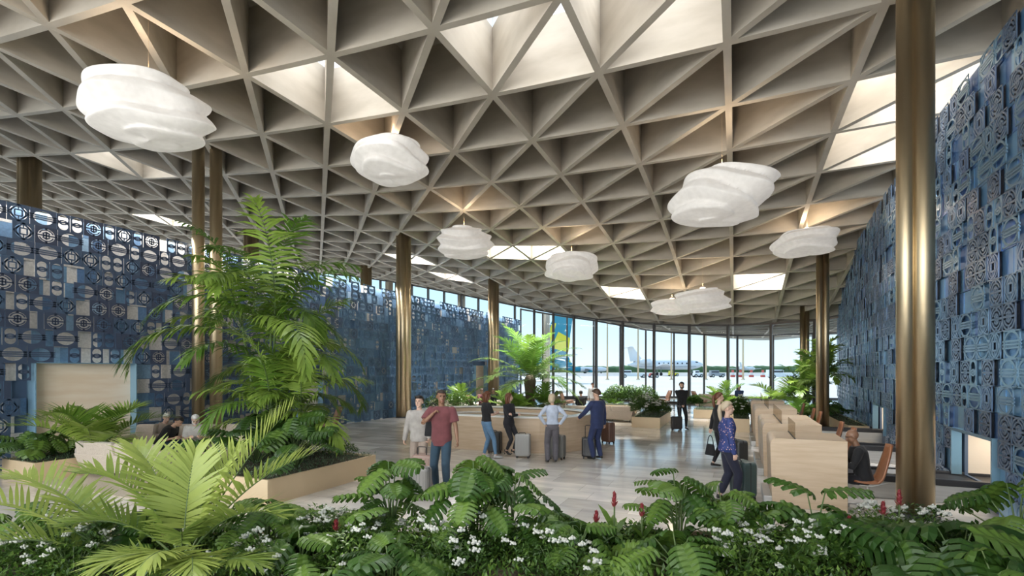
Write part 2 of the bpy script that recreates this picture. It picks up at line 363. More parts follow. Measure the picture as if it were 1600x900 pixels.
# ------------------------------------------------------------------ patterned metal screens
def ring_plate(w, h, cx, cy, rx, ry, n=28, x0=0, y0=0, x1=None, y1=None):
    x1 = w if x1 is None else x1; y1 = h if y1 is None else y1; V = []; Q = []
    for k in range(n):
        t = 2*PI*(k+.5)/n; c, s = math.cos(t), math.sin(t)
        u = min(((x1 if c > 0 else x0)-cx)/c if abs(c) > 1e-6 else 1e9, ((y1 if s > 0 else y0)-cy)/s if abs(s) > 1e-6 else 1e9)
        V += [(cx+c*u, cy+s*u), (cx+c*rx, cy+s*ry)]
    for k in range(n): a, b = 2*k, 2*((k+1) % n); Q.append((a, b, b+1, a+1))
    # square corners
    for (X, Y) in ((x0, y0), (x1, y0), (x1, y1), (x0, y1)):
        best = min(range(n), key=lambda k: min(1e9, math.hypot(V[2*k][0]-X, V[2*k][1]-Y))); V[2*best] = (X, Y)
    return V, Q
def arc(cx, cy, r0, r1, a0, a1, sx=1., sy=1., n=10):
    V = []; Q = []
    for k in range(n+1):
        t = a0+(a1-a0)*k/n
        V += [(cx+math.cos(t)*r0*sx, cy+math.sin(t)*r0*sy), (cx+math.cos(t)*r1*sx, cy+math.sin(t)*r1*sy)]
        if k: Q.append((2*k-2, 2*k-1, 2*k+1, 2*k))
    return V, Q
def bar(x0, y0, x1, y1, t):
    d = Vector((x1-x0, y1-y0)).normalized(); nx, ny = -d.y*t/2, d.x*t/2
    return [(x0+nx, y0+ny), (x0-nx, y0-ny), (x1-nx, y1-ny), (x1+nx, y1+ny)], [(0, 1, 2, 3)]
def solid_plate(w, h, r0): return [ring_plate(w, h, w/2, h/2, w*(r0-.035), h*(r0-.035))]
def framed_plate(w, h, r0):      # thin square frame round a circle, corners left open
    t = .016; cx, cy = w/2, h/2
    P = [bar(0, t/2, w, t/2, t), bar(0, h-t/2, w, h-t/2, t), bar(t/2, 0, t/2, h, t), bar(w-t/2, 0, w-t/2, h, t), arc(cx, cy, r0, .50, 0, 2*PI, w, h, 28)]
    for sx, sy in ((0, 0), (1, 0), (1, 1), (0, 1)):
        X, Y = sx*w, sy*h; a, b = (1 if not sx else -1)*w*.10, (1 if not sy else -1)*h*.10; q = [(X, Y), (X+a, Y), (X+a*.3, Y+b*.3), (X, Y+b)]; P.append((q, [(0, 1, 2, 3)]))
    return P
def motif(kind, w, h, framed=None):
    framed = framed or solid_plate
    P = []; cx, cy = w/2, h/2
    if kind == 0:      # target ring with a cross
        P += framed(w, h, .43)
        P.append(arc(cx, cy, .295, .355, .35, PI-.35, w, h, 12)); P.append(arc(cx, cy, .295, .355, PI+.35, 2*PI-.35, w, h, 12))
        P.append(arc(cx, cy, .14, .21, .5, PI-.5, w, h, 8)); P.append(arc(cx, cy, .14, .21, PI+.5, 2*PI-.5, w, h, 8))
        P.append(bar(w*.05, cy, w*.95, cy, h*.075)); P.append(bar(cx, h*.27, cx, h*.73, w*.075)); P.append(bar(cx, h*.05, cx, h*.16, w*.10)); P.append(bar(cx, h*.84, cx, h*.95, w*.10))
        P.append(bar(w*.38, h*.42, w*.38, h*.58, w*.06)); P.append(bar(w*.62, h*.42, w*.62, h*.58, w*.06))
    elif kind == 1:    # striped circle
        P += framed(w, h, .42)
        for f in (.38, .5, .62): P.append(bar(-w*.06, h*f, w*1.06, h*f, h*.065))
        P.append(bar(w*.12, h*.44, w*.88, h*.44, h*.02)); P.append(bar(w*.12, h*.56, w*.88, h*.56, h*.02))
    elif kind == 2:    # two overlapping circles
        V, Q = ring_plate(w, h, cx, h*.70, w*.38, h*.25, 24, 0, h*.5, w, h); P.append((V, Q))
        V, Q = ring_plate(w, h, cx, h*.30, w*.38, h*.25, 24, 0, 0, w, h*.5); P.append((V, Q))
        P.append(arc(cx, h*.5, .10, .20, 0, 2*PI, w*1.8, h*.75, 16))
    elif kind == 3:    # diamond in an oval
        P += framed(w, h, .45)
        for a, b, c, d in ((.5, .97, .06, .5), (.06, .5, .5, .03), (.5, .03, .94, .5), (.94, .5, .5, .97)): P.append(bar(w*a, h*b, w*c, h*d, w*.09))
        q = .17
        for a, b, c, d in ((-q, -q, q, -q), (q, -q, q, q), (q, q, -q, q), (-q, q, -q, -q)): P.append(bar(cx+a*w, cy+b*h, cx+c*w, cy+d*h, w*.07))
        P.append(bar(cx, h*.68, cx, h*.95, w*.05)); P.append(bar(cx, h*.05, cx, h*.32, w*.05))
        P.append(arc(cx, cy, .30, .36, -.9, .9, w, h, 8)); P.append(arc(cx, cy, .30, .36, PI-.9, PI+.9, w, h, 8))
    elif kind == 4:    # plain narrow plate
        P.append(([(0, 0), (w, 0), (w, h), (0, h)], [(0, 1, 2, 3)]))
    V = []; Q = []
    for v, q in P:
        o = len(V); V += v; Q += [tuple(k+o for k in t) for t in q]
    return np.array(V, float), np.array(Q, int)
TW = {0: .43, 1: .50, 2: .27, 3: .40, 4: .12}
MOTL = {k: motif(k, TW[k], .41) for k in TW}; MOTR = {k: motif(k, TW[k], .41, framed_plate) for k in TW}
def path_map(path):
    P = np.array(path, float); L = np.concatenate([[0], np.cumsum(np.hypot(*np.diff(P, axis=0).T))])
    def f(s): return np.interp(s, L, P[:, 0]), np.interp(s, L, P[:, 1])
    def nrm(s):
        x0, y0 = f(s-.3); x1, y1 = f(s+.3); d = np.hypot(x1-x0, y1-y0)+1e-9
        return (y1-y0)/d, -(x1-x0)/d
    return f, nrm, L[-1]
M['inlay'] = mat('dark_navy_inlay', (.006, .010, .025), .5)
def screen(name, path, top, holes, side, gap_p, kinds, beige, tmat, bmat):
    f, nrm, L = path_map(path); rows = int(round(top/.41)); r = random.Random(5 if side > 0 else 9)
    fr = MB(); bk = MB(); dk = MB()
    MOT = MOTL if side > 0 else MOTR
    def blocked(a, b, z0, z1): return any(a < h[1] and b > h[0] and z0 < h[3]-.02 and z1 > h[2]+.02 for h in holes)
    def put(mb, v2, q, s0, z0, off, tint):
        s = v2[:, 0]+s0; x, y = f(s); nx, ny = nrm(s)
        mb.add(np.stack([x+nx*side*off, y+ny*side*off, v2[:, 1]+z0], 1), q, tint=tint)
    for k in range(rows):
        z0 = k*.41; s = -r.random()*.4; base = r.random()
        while s < L:
            kd = r.choices([0, 1, 2, 3, 4, 5], kinds)[0]
            far = min(1, max(0, (s-8)/8))
            if kd == 5 or r.random() < gap_p:
                s += r.choice([.14, .20, .28]) * (1 if side > 0 else .8); continue
            w = TW[kd]
            if s > 0 and s+w < L and not blocked(s, s+w, z0, z0+.41):
                tn = {0: .12, 1: .45, 2: .62, 3: .85, 4: .3}[kd]+r.uniform(-.1, .12)
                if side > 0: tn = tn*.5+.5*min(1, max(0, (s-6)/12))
                put(fr, MOT[kd][0], MOT[kd][1], s, z0, .0+r.choice([0, .008, .016]), tn)
                if side < 0 and kd in (0, 3): put(dk, np.array([(.01, .01), (w-.01, .01), (w-.01, .40), (.01, .40)]), np.array([(0, 1, 2, 3)]), s, z0, -.03, .5)
            s += w+.012
    fr.build(name, tmat, solid=.014)
    if side < 0: struct(dk.build(name+'_dark_inlay', M['inlay']))
    for k in range(rows):
        s = -r.random()*.5
        while s < L:
            w = r.choice([.22, .3, .42])
            if s > 0 and not blocked(s, min(s+w, L), k*.41, k*.41+.41):
                b = beige(s)
                tn = .97 if r.random() < b else r.uniform(0, .8)
                v2 = np.array([(0, 0), (min(w, L-s), 0), (min(w, L-s), .40), (0, .40)])
                put(bk, v2, np.array([(0, 1, 2, 3)]), s, k*.41, (-.30 if side > 0 else -.06)+r.uniform(-.008, .008), tn)
            s += w
    return bk.build(name+'_backing', bmat, solid=.02)
TB = [(.020, .034, .075), (.030, .052, .11), (.045, .085, .15), (.055, .10, .165), (.06, .075, .20)]
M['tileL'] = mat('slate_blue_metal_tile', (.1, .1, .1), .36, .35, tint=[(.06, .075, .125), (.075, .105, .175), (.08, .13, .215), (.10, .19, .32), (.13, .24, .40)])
M['tileR'] = mat('steel_blue_metal_tile', (.1, .1, .1), .30, .45, tint=[(.17, .22, .31), (.17, .26, .38), (.22, .36, .47), (.20, .33, .46), (.21, .29, .48)])
M['backL'] = mat('blue_and_beige_backing_tiles', (.8, .8, .8), .5, .0, tint=[(.10, .19, .34), (.18, .31, .48), (.15, .28, .42), (.30, .46, .62), (.80, .73, .65)], var=(1, 1, 1), vs=20)
M['backR'] = mat('blue_glazed_backing_tiles', (.75, .85, 1.), .28, .35, tint=[(.10, .20, .42), (.16, .33, .53), (.25, .46, .62), (.18, .29, .58), (.34, .54, .70)], var=(1, 1, 1), vs=4)
for k in ('backL', 'backR'):
    for n_ in M[k].node_tree.nodes:
        if n_.type == 'VALTORGB' and len(n_.color_ramp.elements) == 5: n_.color_ramp.interpolation = 'LINEAR'
LX = -15.2; LY0 = 2.0; LY1 = 36.3
# holes: (s0, s1, z0, z1) along the wall
LH = [(6.36-LY0, 8.58-LY0, 0, 2.48), (14.2-LY0, 15.5-LY0, 0, 2.1), (28.6-LY0, 30.2-LY0, 0, 2.6)]
bk = screen('wall_left', [(LX, LY0), (LX, LY1)], 6.2, LH, 1, .10, [3.2, 3.0, 2.4, 2.4, .3, 3.0], lambda s: .62 if s < 11.5 else max(.13, .62-(s-11.5)*.1), M['tileL'], M['backL'])
struct(bpy.data.objects['wall_left']); struct(bk)
RP = [(3.62, 3.0), (3.64, 9.2), (3.72, 12.9), (3.95, 17.4), (4.6, 26), (5.3, 33.6)]
fR, nR, LR = path_map(RP)
RH = [(7.13, 8.85, .38, 1.23), (11.2, 12.8, .36, 1.23), (14.75, 16.75, .37, 1.23)]
bk = screen('wall_right', RP, 7.4, [RH[0], RH[2], (11.2, 12.8, .30, .9)], -1, .22, [3.4, 2.2, 1.4, 2.8, .1, 3.6], lambda s: 0, M['tileR'], M['backR'])
struct(bpy.data.objects['wall_right']); struct(bk)
M['wallcore'] = mat('blue_grey_wall_core', (.10, .15, .24), .6)
M['jamb'] = mat('pale_blue_glass_reveal', (.22, .38, .50), .15, .2)
# left wall core with the door recesses left open
def core_box(x0, x1, y0, y1, z0, z1, mb): mb.box(x0, x1, y0, y1, z0, z1)
cb = MB(); ys = [LY0, 6.36, 8.58, 14.2, 15.5, 28.6, 30.2, LY1]; tops = [2.48, 2.1, 2.6]
for k in range(4): core_box(LX-1.2, LX-.36, ys[2*k], ys[2*k+1], 0, 6.1, cb)
for k in range(3): core_box(LX-1.2, LX-.36, ys[2*k+1], ys[2*k+2], tops[k], 6.1, cb)
struct(cb.build('wall_left_core', M['wallcore']))
def recess(k, y0, y1, z1, door_m, nm):
    r = struct(empty(nm, (LX, y0, 0)))
    m = MB(); w = y1-y0
    m.box(-.36, .03, 0, .02, 0, z1); m.box(-.36, .03, w-.02, w, 0, z1); m.box(-.36, .03, 0, w, z1-.02, z1); m.build('door_frame', M['jamb'], r)
    m = MB(); m.box(-.30, -.24, .02, w-.02, .01, z1-.02); m.build('door_leaf', door_m, r)
    return r
M['doorwood'] = mat('pale_knotty_oak', (.86, .70, .52), .5, var=(.93, .80, .64), vs=1.4, stretch=(1, .8, 5))
recess(0, 6.36, 8.58, 2.48, M['doorwood'], 'door_1'); recess(1, 14.2, 15.5, 2.1, M['plaster'], 'door_2'); recess(2, 28.6, 30.2, 2.6, M['wood'], 'door_3')
# right wall core with baggage openings
def seg(mb, s0, s1, z0, z1, d0=-.17, d1=-.22):
    n = max(1, int((s1-s0)/2)); 
    for k in range(n):
        a = s0+(s1-s0)*k/n; b = s0+(s1-s0)*(k+1)/n; P = []
        for s in (a, b):
            x, y = fR(s); nx, ny = nR(s)
            for d in (d0, d1): P += [(x-nx*d, y-ny*d, z0), (x-nx*d, y-ny*d, z1)]
        mb.add(P, [(0, 4, 5, 1), (2, 3, 7, 6), (1, 5, 7, 3), (0, 2, 6, 4), (0, 1, 3, 2), (4, 6, 7, 5)])
cb = MB(); RHs = [RH[0], (11.2, 12.8, .30, .9), RH[2]]; e = 0
for h in RHs:
    seg(cb, e, h[0], 0, 7.3); seg(cb, h[0], h[1], h[3], 7.3); seg(cb, h[0], h[1], 0, h[2]); e = h[1]
seg(cb, e, LR, 0, 7.3); struct(cb.build('wall_right_core', M['wallcore']))
M['warmwall'] = mat('warm_lit_recess_wall', (.80, .72, .62), .7, bump=.3, bs=30)
rc = MB(); seg(rc, 5.5, 18.5, 0, 1.7, -1.45, -1.55); seg(rc, 5.5, 18.5, 1.6, 1.7, -.9, -1.5)
struct(rc.build('wall_baggage_room', M['warmwall']))
for n_, h in enumerate(RHs):
    m = MB()
    for s0, s1, z0, z1 in ((h[0]-.02, h[0]+.03, h[2], h[3]), (h[1]-.03, h[1]+.02, h[2], h[3]), (h[0], h[1], h[3]-.04, h[3]+.01)):
        seg(m, s0, s1, z0, z1, .03, -.12)
    struct(m.build('trim_%d' % (n_+1), M['jamb']))
    m = MB(); seg(m, h[1]+.02, h[1]+.08, 0, 1.6, -.2, -1.45); struct(m.build('wall_baggage_partition', M['warmwall']))
    x, y = fR((h[0]+h[1])/2); lamp('baggage_opening_light', 'AREA', (x+.75, y, 1.4), 14, (1, .86, .68), shape='RECTANGLE', size=.5, size_y=1.2)
# added fill lamp, standing for daylight, behind the head of the left screen
lamp('screen_top_fill', 'AREA', (LX-.17, 19, 6.35), 480, (1, .97, .9), (0, math.radians(0), 0), shape='RECTANGLE', size=.25, size_y=34)
# glass cap plates over the screens
# ------------------------------------------------------------------ columns of bundled bronze tubes
def column(xy, tubes, label, rot=0, z1=None, group=None, matl='bronze'):
    x, y = xy; H = (HR(x, y)+.3) if z1 is None else z1
    r = tag(empty('bronze_column' if matl == 'bronze' else 'pale_column', (x, y, 0), rot), label, 'column', group)
    for (dx, dy, rad) in tubes:
        m = MB(); m.lathe([(rad, .03), (rad, H)], 28, (dx, dy, 0)); m.build('tube', M[matl], r, smooth=True)
    m = MB(); mx = max(abs(t[0])+t[2] for t in tubes); my = max(abs(t[1])+t[2] for t in tubes)
    m.lathe([(1.04, 0), (1.04, .05), (.98, .06)], 28, (0, 0, 0), sx=mx, sy=my); m.build('base_plate', M['dark'], r)
    return r
M['creamcol'] = mat('cream_painted_steel', (.72, .64, .52), .6)
pair = [(-.19, 0, .17), (.19, 0, .17), (0, -.1, .16)]
column((2.62, 9.85), [(-.17, 0, .125), (.02, -.11, .14), (.16, .05, .14), (0, .12, .15)], 'tall bronze column nearest the viewer, beside the baggage belt on the right', TH)
column((3.2, 23.4), [(-.12, 0, .12), (.10, -.05, .12), (0, .1, .12)], 'bronze column behind the check-in desks with small cloud lamp before its top', TH)
column((3.5, 36.2-4.4), [(-.12, 0, .12), (.10, -.05, .12), (0, .1, .12)], 'slim bronze column at the far right end near the glass wall', TH)
column((-14.72, 10.3), [(-.27, 0, .17), (.27, 0, .17)], 'bronze twin-tube column behind the tall palm at the left screen', TH)
column((-14.6, 20.1), pair, 'bronze column against the middle of the left blue screen', TH)
column((-14.5, 29.8), pair, 'bronze column against the far end of the left blue screen', TH)
for y, lb in ((10.3, 'dark column rising behind the left end of the blue screen'), (20.1, 'column top showing above the blue screen behind the tall palm'), (29.8, 'column behind the screen in the clerestory glazing, leftmost there')):
    column((-25, y), [(-.2, 0, .22), (.2, 0, .22), (0, -.12, .2)], lb, TH)
column(at(853, 44), pair, 'cream column outside the glass behind the potted palm', TH, z1=7.2, matl='creamcol')
column(at(721, 45), pair, 'cream column outside the clerestory near the end of the left screen', TH, z1=9.3, matl='creamcol')
column(at(608, 47), pair, 'cream column outside the clerestory, left of the middle bronze column', TH, z1=10.5, matl='creamcol')
# ------------------------------------------------------------------ cloud pendant lamps
M['paper'] = mat('white_paper_cloud_shade', (.62, .60, .57), .9, emit=(1, .93, .85), es=.20, var=(.55, .53, .50), vs=7)
M['glow'] = mat('warm_lamp_glow', (1, .9, .8), .8, emit=(1, .87, .72), es=3)
def cloud(px, py, d, w, asp, seed, label, tilt=0):
    x, y = at(px, d); z = zat(py, d); R = w/2*.97; Hh = R*asp*.80; r = random.Random(seed)
    ph = [r.uniform(0, 6.28) for _ in range(8)]; nl = 3.7
    root = tag(empty('cloud_pendant_lamp', (x, y, z), r.uniform(0, 6)), label, 'lamp', 'white cloud-shaped pendant lamps')
    n, mm = 96, 64; V = []
    for i in range(mm+1):
        v = i/mm; p = PI*v; env = max(.0, math.sin(p))**.42; 
        for k in range(n):
            t = 2*PI*k/n
            wob = .17*math.sin(t+ph[0])+.07*math.sin(2*t+ph[1])
            q = (v+wob)*nl
            fold = abs(math.sin(PI*q))**.42
            rr = R*env*(.76+.23*fold+.065*math.sin(3*t+ph[2]+6*v)+.03*math.sin(5*t+ph[3]-7*v))
            if v > .8: rr *= 1-.10*math.sin((v-.8)/.2*PI)
            zz = Hh*math.cos(p)*(1+.05*math.sin(2*t+ph[4]))-.04*R*math.sin(PI*q*2)*math.sin(p)
            V.append((math.cos(t)*rr*1.05+.07*R*math.sin(6*v+ph[5])*math.sin(p), math.sin(t)*rr*.92+.07*R*math.sin(7*v+ph[6])*math.sin(p), zz))
    Q = [(i*n+k, (i+1)*n+k, (i+1)*n+(k+1) % n, i*n+(k+1) % n) for i in range(mm) for k in range(n)]
    m = MB(); m.add(V, Q); m.build('lamp_shade', M['paper'], root, smooth=True)
    zc = HR(x, y)+DEP-z-.02
    m = MB(); m.sweep([(0, 0, Hh*.8), (0, 0, zc)], .003, 6); m.build('cable', M['planter'], root)
    m = MB(); m.lathe([(.12, 0), (.12, .05), (.08, .07)], 16, (0, 0, Hh+.03)); m.build('uplight', M['glow'], root)
    lamp('lamp_glow', 'POINT', (0, 0, Hh+.22), 26*R, (1, .78, .55), parent=root, shadow_soft_size=.08)
    return root
cloud(232, 176, 9.3, 2.14, .60, 1, 'largest white cloud lamp, high on the left above the sofas')
cloud(612, 251, 13.0, 1.95, .64, 2, 'white cloud lamp left of centre, second highest on the left half')
cloud(725, 380, 18.5, 2.25, .58, 3, 'white cloud lamp just right of the middle bronze column top')
cloud(893, 417, 20.5, 2.40, .54, 4, 'white cloud lamp near the centre, between the palm and the far pair')
cloud(1128, 308, 11.7, 2.34, .60, 5, 'big white cloud lamp above the check-in hall on the right')
cloud(1261, 379, 17.6, 2.2, .48, 6, 'white cloud lamp in front of the column behind the desks')
cloud(1098, 470, 22.5, 2.35, .54, 7, 'front lamp of the far pair, overlapping the lamp behind it')
cloud(1050, 480, 26.5, 2.3, .42, 8, 'farthest white cloud lamp, half hidden behind the lamp before it')
# ------------------------------------------------------------------ people
def ik(a, t, l1, l2, hint):
    a = Vector(a); t = Vector(t); d = t-a; L = min(max(d.length, .05), (l1+l2)*.998); d.normalize(); t = a+d*L
    x = (l1*l1-l2*l2+L*L)/(2*L); h = math.sqrt(max(0, l1*l1-x*x)); hv = Vector(hint); hv = hv-d*hv.dot(d)
    if hv.length < 1e-4: hv = Vector((0, 1, 0))
    return a+d*x+hv.normalized()*h, t
def limb(mb, pts, rad, ratio=1., n=12):
    mb.sweep(pts, rad, n, ratio=ratio)
    for p, r in ((pts[0], rad[0]), (pts[-1], rad[-1])): mb.ball(p, r*.99, 10, 6)
def person(loc, face, label, H=1.75, fem=False, seat=False, lean=0., skin='skin1', hair='hair_dark', style='short', beard=None,
           top='black_cotton', sleeve=1., hem=.86, loose=.012, legs='black_suiting', leg_end=.06, leg_r=.0, shoe='shoe_black', heel=0,
           lw=(-.27, .03, .80), rw=(.27, .03, .80), lh=(-.4, -1, 0), rh=(.4, -1, 0), la=(-.10, 0, .09), ra=(.10, 0, .09), lk=(-.1, 1, 0), rk=(.1, 1, 0),
           yaw=0., pitch=0., z0=0., curl=.5, sz=.52, group=None, glasses=False):
    root = tag(empty('person', (loc[0], loc[1], z0), facing(face)), label, 'person', group); S = H/1.75; root.scale = (S, S, S)
    sh = .155 if fem else .185; Z0 = .92 if not seat else sz
    bz = [(.80, .92, 1.08, 1.28, 1.40, 1.45, 1.50, 1.56)]
    Pz = Vector((0, 0, Z0)); ax = Vector((0, math.sin(lean), math.cos(lean))); fw = Vector((0, math.cos(lean), -math.sin(lean))); rt = Vector((1, 0, 0))
    def sp(z, x=0, y=0): return Pz+ax*(z-.92)+rt*x+fw*y
    if fem: prof = [(.84, .12, .09), (.92, .168, .11), (1.0, .15, .10), (1.10, .118, .088), (1.20, .135, .10), (1.29, .15, .118), (1.37, .145, .10), (1.43, .125, .075), (1.475, .07, .055)]
    else: prof = [(.84, .12, .095), (.92, .158, .108), (1.02, .148, .105), (1.12, .146, .103), (1.22, .158, .112), (1.32, .175, .12), (1.39, .175, .112), (1.44, .14, .085), (1.485, .075, .06)]
    def torso(mb, lo, hi, g=0., flare=0.):
        zs = np.linspace(lo, hi, 14); R = np.array(prof); V = []; n = 20
        for z in zs:
            rx = np.interp(z, R[:, 0], R[:, 1])+g; ry = np.interp(z, R[:, 0], R[:, 2])+g
            if flare and z < 1.0: k = (1.0-z)/.2*flare; rx += k; ry += k
            for k in range(n):
                t = 2*PI*k/n; c, s = math.cos(t), math.sin(t)
                V.append(tuple(sp(z, math.copysign(abs(c)**.85, c)*rx, math.copysign(abs(s)**.85, s)*ry)))
        m = len(zs); Q = [(i*n+k, i*n+(k+1) % n, (i+1)*n+(k+1) % n, (i+1)*n+k) for i in range(m-1) for k in range(n)]
        V += [tuple(sp(lo)), tuple(sp(hi))]; c0 = m*n
        mb.add(V, Q, [(c0, (k+1) % n, k) for k in range(n)]+[(c0+1, (m-1)*n+k, (m-1)*n+(k+1) % n) for k in range(n)])
    arms = []
    for s, w, hn in ((-1, lw, lh), (1, rw, rh)):
        a = sp(1.405, s*sh, 0); e, t = ik(a, Vector(w), .285, .25, hn); arms.append((s, a, e, t))
    legl = []
    for s, an, kn in ((-1, la, lk), (1, ra, rk)):
        a = Pz+Vector((s*.088, 0, -.02)); an = Vector(an)+Vector((0, 0, heel*.06)); k, t = ik(a, an, .43, .415, kn); legl.append((s, a, k, t))
    # body
    b = MB(); torso(b, .84, 1.47)
    neck0 = sp(1.45, 0, -.005); neck1 = sp(1.55, 0, .012); limb(b, [neck0, neck1], [.056, .050] if not fem else [.048, .043])
    Rh = Matrix.Rotation(yaw, 3, 'Z') @ Matrix.Rotation(-pitch-lean*.4, 3, 'X'); hc = sp(1.635, 0, .015)+Vector((0, .02*math.sin(pitch+lean*.4), -.01*abs(pitch)))
    k_ = .95 if fem else 1.
    def hp(x, y, z): return hc+Rh @ (Vector((x, y, z))*k_)
    RH_ = np.array(Rh)
    b.ball(hp(0, -.012, .025), (.076*k_, .093*k_, .092*k_), 18, 12, RH_); b.ball(hp(0, .022, -.035), (.060*k_, .068*k_, .078*k_), 16, 10, RH_)
    b.ball(hp(0, .062, -.088), (.026*k_, .022*k_, .02*k_), 10, 7, RH_)
    b.sweep([hp(0, .080, .028), hp(0, .098, -.006), hp(0, .104, -.022), hp(0, .085, -.03)], [.008, .0125, .0165, .010], 8)
    b.sweep([hp(-.022, .083, -.056), hp(0, .089, -.055), hp(.022, .083, -.056)], [.006, .009, .006], 8)
    b.sweep([hp(-.05, .073, .042), hp(0, .085, .042), hp(.05, .073, .042)], [.008, .009, .008], 8)
    for s in (-1, 1): b.ball(hp(s*.077, -.012, -.005), (.010, .021, .032), 8, 6, RH_)
    for s, a, e, t in arms:
        q = .86 if fem else 1.
        limb(b, [a, a.lerp(e, .4), e, e.lerp(t, .3), t], [.050*q, .046*q, .037*q, .036*q, .025*q])
        f = (t-e).normalized(); side = Vector((s, 0, 0)); side = (side-f*side.dot(f)); side = side.normalized() if side.length > .05 else Vector((0, 1, 0)); pn = -side; wd = f.cross(pn).normalized()
        pc = t+f*.045
        Rm = np.array(Matrix((wd, f, pn)).transposed()); b.ball(pc, (.038*q, .050*q, .016*q), 12, 8, Rm)
        for j, (o, ln) in enumerate(((-.029, .062), (-.0095, .073), (.0095, .068), (.028, .052))):
            p0 = t+f*.075+wd*o; c1 = curl; d1 = (f*math.cos(c1)+pn*math.sin(c1)); d2 = (f*math.cos(c1*2.1)+pn*math.sin(c1*2.1)); p1 = p0+d1*ln*.5; p2 = p1+d2*ln*.5
            b.sweep([p0-f*.02, p0, p1, p2], [.0095*q, .0092*q, .0085*q, .007*q], 8)
        th = (wd*(1 if (wd.y+wd.z*.2) > 0 else -1)); p0 = t+f*.025+th*.022; p1 = p0+(th*.7+f*.7+pn*.25)*.035; p2 = p1+(th*.15+f*.9+pn*.4)*.028
        b.sweep([p0, p1, p2], [.012*q, .010*q, .008*q], 8)
    for s, a, k, t in legl:
        limb(b, [a, a.lerp(k, .35), k, k.lerp(t, .3), t], [.078, .073, .052, .052, .034])
    b.build('body', M[skin], root, remesh=.0066, sm=2)
    # eyes, brows, mouth
    m = MB()
    for s in (-1, 1): m.ball(hp(s*.031, .078, .018), (.011, .006, .006), 8, 6, RH_)
    m.build('eyes', M['eye'], root, smooth=True)
    m = MB(); m.ball(hp(0, .0925, -.057), (.02, .006, .006), 8, 6, RH_); m.build('lips', M['lip'], root, smooth=True)
    m = MB()
    for s in (-1, 1): m.sweep([hp(s*.014, .087, .036), hp(s*.034, .084, .041), hp(s*.05, .072, .036)], [.003, .004, .002], 6)
    m.build('eyebrows', M[hair if hair != 'hair_buzz' else 'hair_dark'], root, smooth=True)
    if glasses:
        m = MB()
        for s in (-1, 1):
            m.sweep([hp(s*.034+.02*math.cos(t), .094, .016+.015*math.sin(t)) for t in np.linspace(0, 2*PI, 13)], .0022, 5, caps=False); m.sweep([hp(s*.054, .092, .02), hp(s*.08, -.01, .015)], .0022, 5)
        m.build('glasses', M['dark'], root)
    # hair
    if style != 'bald':
        m = MB(); sk = .004 if style == 'buzz' else (.014 if style in ('short', 'full') else .016)
        V = []; n, mm = 28, 18; kee = {}
        for i in range(mm+1):
            p = PI*i/mm
            for k in range(n):
                t = 2*PI*k/n; V.append(tuple(hp(math.sin(p)*math.cos(t)*(.077+sk), -.014+math.sin(p)*math.sin(t)*(.094+sk), .024+math.cos(p)*(.093+sk*1.2))))
        def keep(i, k):
            p = PI*(i+.5)/mm; t = 2*PI*(k+.5)/n; y = math.sin(p)*math.sin(t); z = math.cos(p)
            lim = .50 if y > .35 else (.50-(.35-y)*1.1)
            return z > max(lim, -.55 if style in ('short', 'buzz') else -.9)
        Q = [(i*n+k, (i+1)*n+k, (i+1)*n+(k+1) % n, i*n+(k+1) % n) for i in range(mm) for k in range(n) if keep(i, k)]
        m.add(V, Q)
        if style == 'long':
            for s in (-1, 0, 1):
                q_ = hp(s*.055, -.07, .02); m.sweep([hp(s*.045, -.06, .06), q_, q_+Vector((s*.006, -.012, -.09)), q_+Vector((0, -.012, -.18)), q_+Vector((-s*.01, -.006, -.24))], [.035, .044, .040, .030, .008], 12)
            for s in (-1, 1):
                q_ = hp(s*.078, -.005, 0); m.sweep([hp(s*.055, .03, .08), q_, q_+Vector((s*.004, -.02, -.1)), q_+Vector((0, -.02, -.19))], [.018, .022, .024, .008], 10)
        if style == 'pony':
            m.sweep([hp(0, -.095, .055), hp(0, -.135, .04), hp(.005, -.15, -.04), hp(.01, -.14, -.14), hp(.005, -.125, -.22), hp(0, -.12, -.27)], [.018, .026, .030, .028, .020, .006], 12)
        if style == 'bun': m.ball(hp(0, -.125, .03), (.038, .034, .036), 14, 10)
        if style == 'bob': m.sweep([hp(0, -.03, .03), hp(0, -.06, -.03), hp(0, -.06, -.10)], [.08, .085, .06], 14)
        if style == 'full': m.sweep([hp(-.05, .055, .095), hp(0, .07, .108), hp(.05, .055, .098)], [.02, .026, .02], 10)
        m.build('hair', M[hair], root, smooth=True, solid=.012)
    if beard:
        m = MB(); m.ball(hp(0, .052, -.078), (.052, .045, .042 if beard == 'hair_white' else .03), 12, 8, RH_); m.ball(hp(0, .082, -.045), (.03, .012, .009), 8, 6, RH_)
        for s in (-1, 1): m.sweep([hp(s*.066, .005, -.01), hp(s*.06, .03, -.06), hp(s*.03, .06, -.09)], [.010, .018, .02], 8)
        m.build('beard', M[beard], root, smooth=True)
    # clothes
    m = MB(); torso(m, hem if not seat else .86, 1.472, loose+.006, loose*.9)
    for s, a, e, t in arms:
        q = .88 if fem else 1.; g = .010+loose*.5
        limb(m, [sp(1.41, s*(sh-.05), 0), a], [.05, (.052*q+g)])
        if sleeve >= .5:
            end = e.lerp(t, (sleeve-.5)/.5*.97); limb(m, [a, a.lerp(e, .5), e, end], [.052*q+g, .048*q+g, .041*q+g, (.034-.006*sleeve)*q+g])
        else:
            end = a.lerp(e, sleeve/.5); m.sweep([a, a.lerp(end, .6), end], [.052*q+g, .052*q+g*1.5, .052*q+g*1.6], 14)
    m.build('top', M[top], root, remesh=.013, sm=3)
    m = MB(); torso(m, .84, 1.04, .010)
